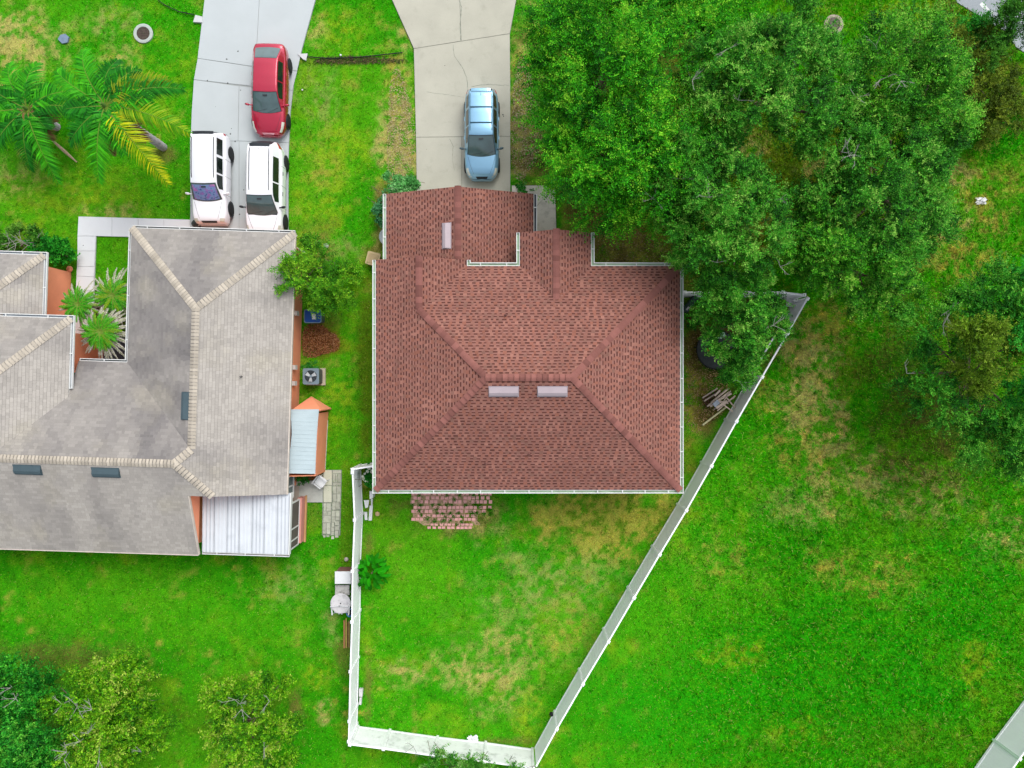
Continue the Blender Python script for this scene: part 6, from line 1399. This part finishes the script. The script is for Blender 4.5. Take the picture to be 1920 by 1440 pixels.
# black bag by the off-roader
g = G(370, 420, .2); rr = np.random.default_rng(3); mb = MB()
rows = []
for i in range(10):
    ph = math.pi * i / 9; rows.append([(g.x + .27 * math.sin(ph) * math.cos(t_) * (1 + rr.normal(0, .08)), g.y + .22 * math.sin(ph) * math.sin(t_) * (1 + rr.normal(0, .08)), .05 + .2 * (1 - math.cos(ph)) ) for t_ in [k * 2 * math.pi / 14 for k in range(15)]])
for r_ in rows: r_[14] = r_[0]
mb.grid(rows); mb.build('rubbish_bag', M('bag', S(64, 72, 72), rough=.5, var=.3, scale=8, bump=.8, bscale=14), label='dark grey rubbish bag between the white off-roader and the walkway', cat='bag')
# ---- side yard clutter under the oak
g = G(1338, 656, 0); t = thing('trampoline', 'round black trampoline half hidden by the oak beside the house', 'trampoline', (g.x, g.y, 0))
R_ = .98
mb = MB()
for k in range(36): a, b = 2 * math.pi * k / 36, 2 * math.pi * (k + 1) / 36; mb.tube((g.x + R_ * math.cos(a), g.y + R_ * math.sin(a), .5), (g.x + R_ * math.cos(b), g.y + R_ * math.sin(b), .5), .035, n=6, caps=False)
mb.build('rim', m_black, t)
MB().lathe([(R_ * .82, .49), (R_ * .82, .495), (0, .47)], g.x, g.y, 36).build('mat', M('tramp_mat', S(40, 44, 44), rough=.8), t)
MB().lathe([(R_ * .98, .505), (R_ * .8, .515)], g.x, g.y, 36).build('pad', M('tramp_pad', S(52, 60, 62), rough=.6), t)
for k in range(5): a = k * 2 * math.pi / 5 + .5; MB().tube((g.x + R_ * math.cos(a), g.y + R_ * math.sin(a), 0), (g.x + R_ * math.cos(a), g.y + R_ * math.sin(a), .49), .025, n=6).build('leg', m_black, t)
MB().box(-.06, .06, -.09, .09, .52, .58, M4=Matrix.Translation((G(1322, 656, 0).x, G(1322, 656, 0).y, 0))).build('toy_block', M('red_toy', S(206, 76, 46), rough=.5), label='small red orange toy lying on the trampoline', cat='toy')
scrap('cloth', 'pale green crumpled cloth lying on the trampoline', 'cloth', 1345, 631, .22, M('pale_green_cloth', S(190, 236, 200), rough=.8), 6).location.z += .55
A = G(1284, 584, .5); B = G(1306, 556, .5); d = (B - A).normalized(); r = Vector((-d.y, d.x, 0)) * .14
mb = MB(); mb.prism([tuple((A - r)[:2]), tuple((B - r)[:2]), tuple((B + r)[:2]), tuple((A + r)[:2])], 0, .55); mb.prism([tuple((A + d * .1 - r * .4)[:2]), tuple((A + d * .3 - r * .4)[:2]), tuple((A + d * .3 + r * .2)[:2]), tuple((A + d * .1 + r * .2)[:2])], .551, .57, 1)
mb.build('bench', [M('dark_green_bench', S(54, 76, 74), rough=.5), m_stain], label='dark green narrow bench box standing askew beside the house wall', cat='bench')
# timber and pallet pile
m_wood = M('old_wood', S(214, 196, 182), rough=.95, var=.15, scale=7, objrand=.22); m_woodt = M('tan_wood', S(208, 180, 132), rough=.9, var=.12, scale=7)
pile = 'old boards piled by the diagonal fence'
PL = ['pale edged plank along the upper left of the heap, over the pallet', 'broad grey plank running through the middle of the heap', 'stub of grey plank across the pallet end', 'thin plank low in the heap pointing at the fence', 'long thin plank on the lower right edge of the heap', 'broad grey plank beside the dark pallet, left in the heap', 'plank at the top of the heap under the oak twigs', 'plank crossing the heap toward the fence, lower end on the right', 'short plank nearest the diagonal fence', 'thin plank lying lengthwise on top of the heap', 'broad pale plank lying on top of the heap near the pallet', 'plank laid crosswise over the middle of the heap']
rr = np.random.default_rng(12)
def plank(ax, ay, bx, by, z, w_, label, mat=m_wood, th=.035, za=None):
    A = G(ax, ay, z); B = G(bx, by, z); B.z = z if za is None else za; d = (B - A); L = d.length; q = d.to_track_quat('X', 'Z').to_matrix().to_4x4()
    M4 = Matrix.Translation(A) @ q; MB().box(0, L, -w_ / 2, w_ / 2, -th / 2, th / 2, M4=M4).build('plank', mat, label=label, cat='plank', group=pile if mat is m_wood else None)
plank(1317, 797, 1362, 763, .15, .075, 'long pale post sticking out of the wood pile toward the lower left', M('pale_post', S(206, 204, 160), rough=.9), .075)
t = thing('pallet', 'dark wooden pallet with a pale rim at the left of the wood pile', 'pallet', G(1337, 745, 0))
for (a, b, c_, d_) in ((1317, 746, 1345, 728), (1320, 752, 1350, 733), (1326, 762, 1356, 743)):
    A = G(a, b, .2); B = G(c_, d_, .2); q = (B - A).to_track_quat('X', 'Z').to_matrix().to_4x4(); MB().box(0, (B - A).length, -.03, .03, -.05, .05, M4=Matrix.Translation(A) @ q).build('runner', m_wood, t)
for k in range(6):
    f = k / 5; A = G(1317 + 26 * f, 746 - 17 * f, .13); B = G(1328 + 28 * f, 764 - 18 * f, .13); q = (B - A).to_track_quat('X', 'Z').to_matrix().to_4x4(); MB().box(0, (B - A).length, -.04, .04, -.02, .02, M4=Matrix.Translation(A) @ q).build('slat', M('dark_wood', S(92, 66, 52), rough=.95, var=.2, scale=6), t)
for k, (a, b, c_, d_, z, w_, za) in enumerate([(1326, 762, 1366, 728, .42, .06, .48), (1332, 762, 1368, 735, .5, .10, .5), (1340, 742, 1350, 732, .45, .09, .45), (1338, 768, 1376, 745, .4, .05, .5), (1345, 770, 1378, 742, .48, .06, .52), (1333, 755, 1362, 731, .38, .09, .4), (1352, 748, 1372, 738, .55, .08, .5), (1348, 752, 1374, 772, .6, .05, .6), (1362, 745, 1378, 765, .58, .06, .6), (1350, 762, 1370, 733, .62, .05, .6), (1343, 765, 1364, 752, .66, .12, .6), (1340, 748, 1366, 757, .64, .05, .6)]):
    plank(a, b, c_, d_, z, w_, PL[k], m_wood, za=za)
MB().prism(P2([(1336, 757), (1345, 749), (1350, 756), (1341, 764)], .7), .66, .70).build('panel', M('bluish_panel', S(170, 180, 196), rough=.6), label='small bluish grey panel on top of the wood pile', cat='panel')
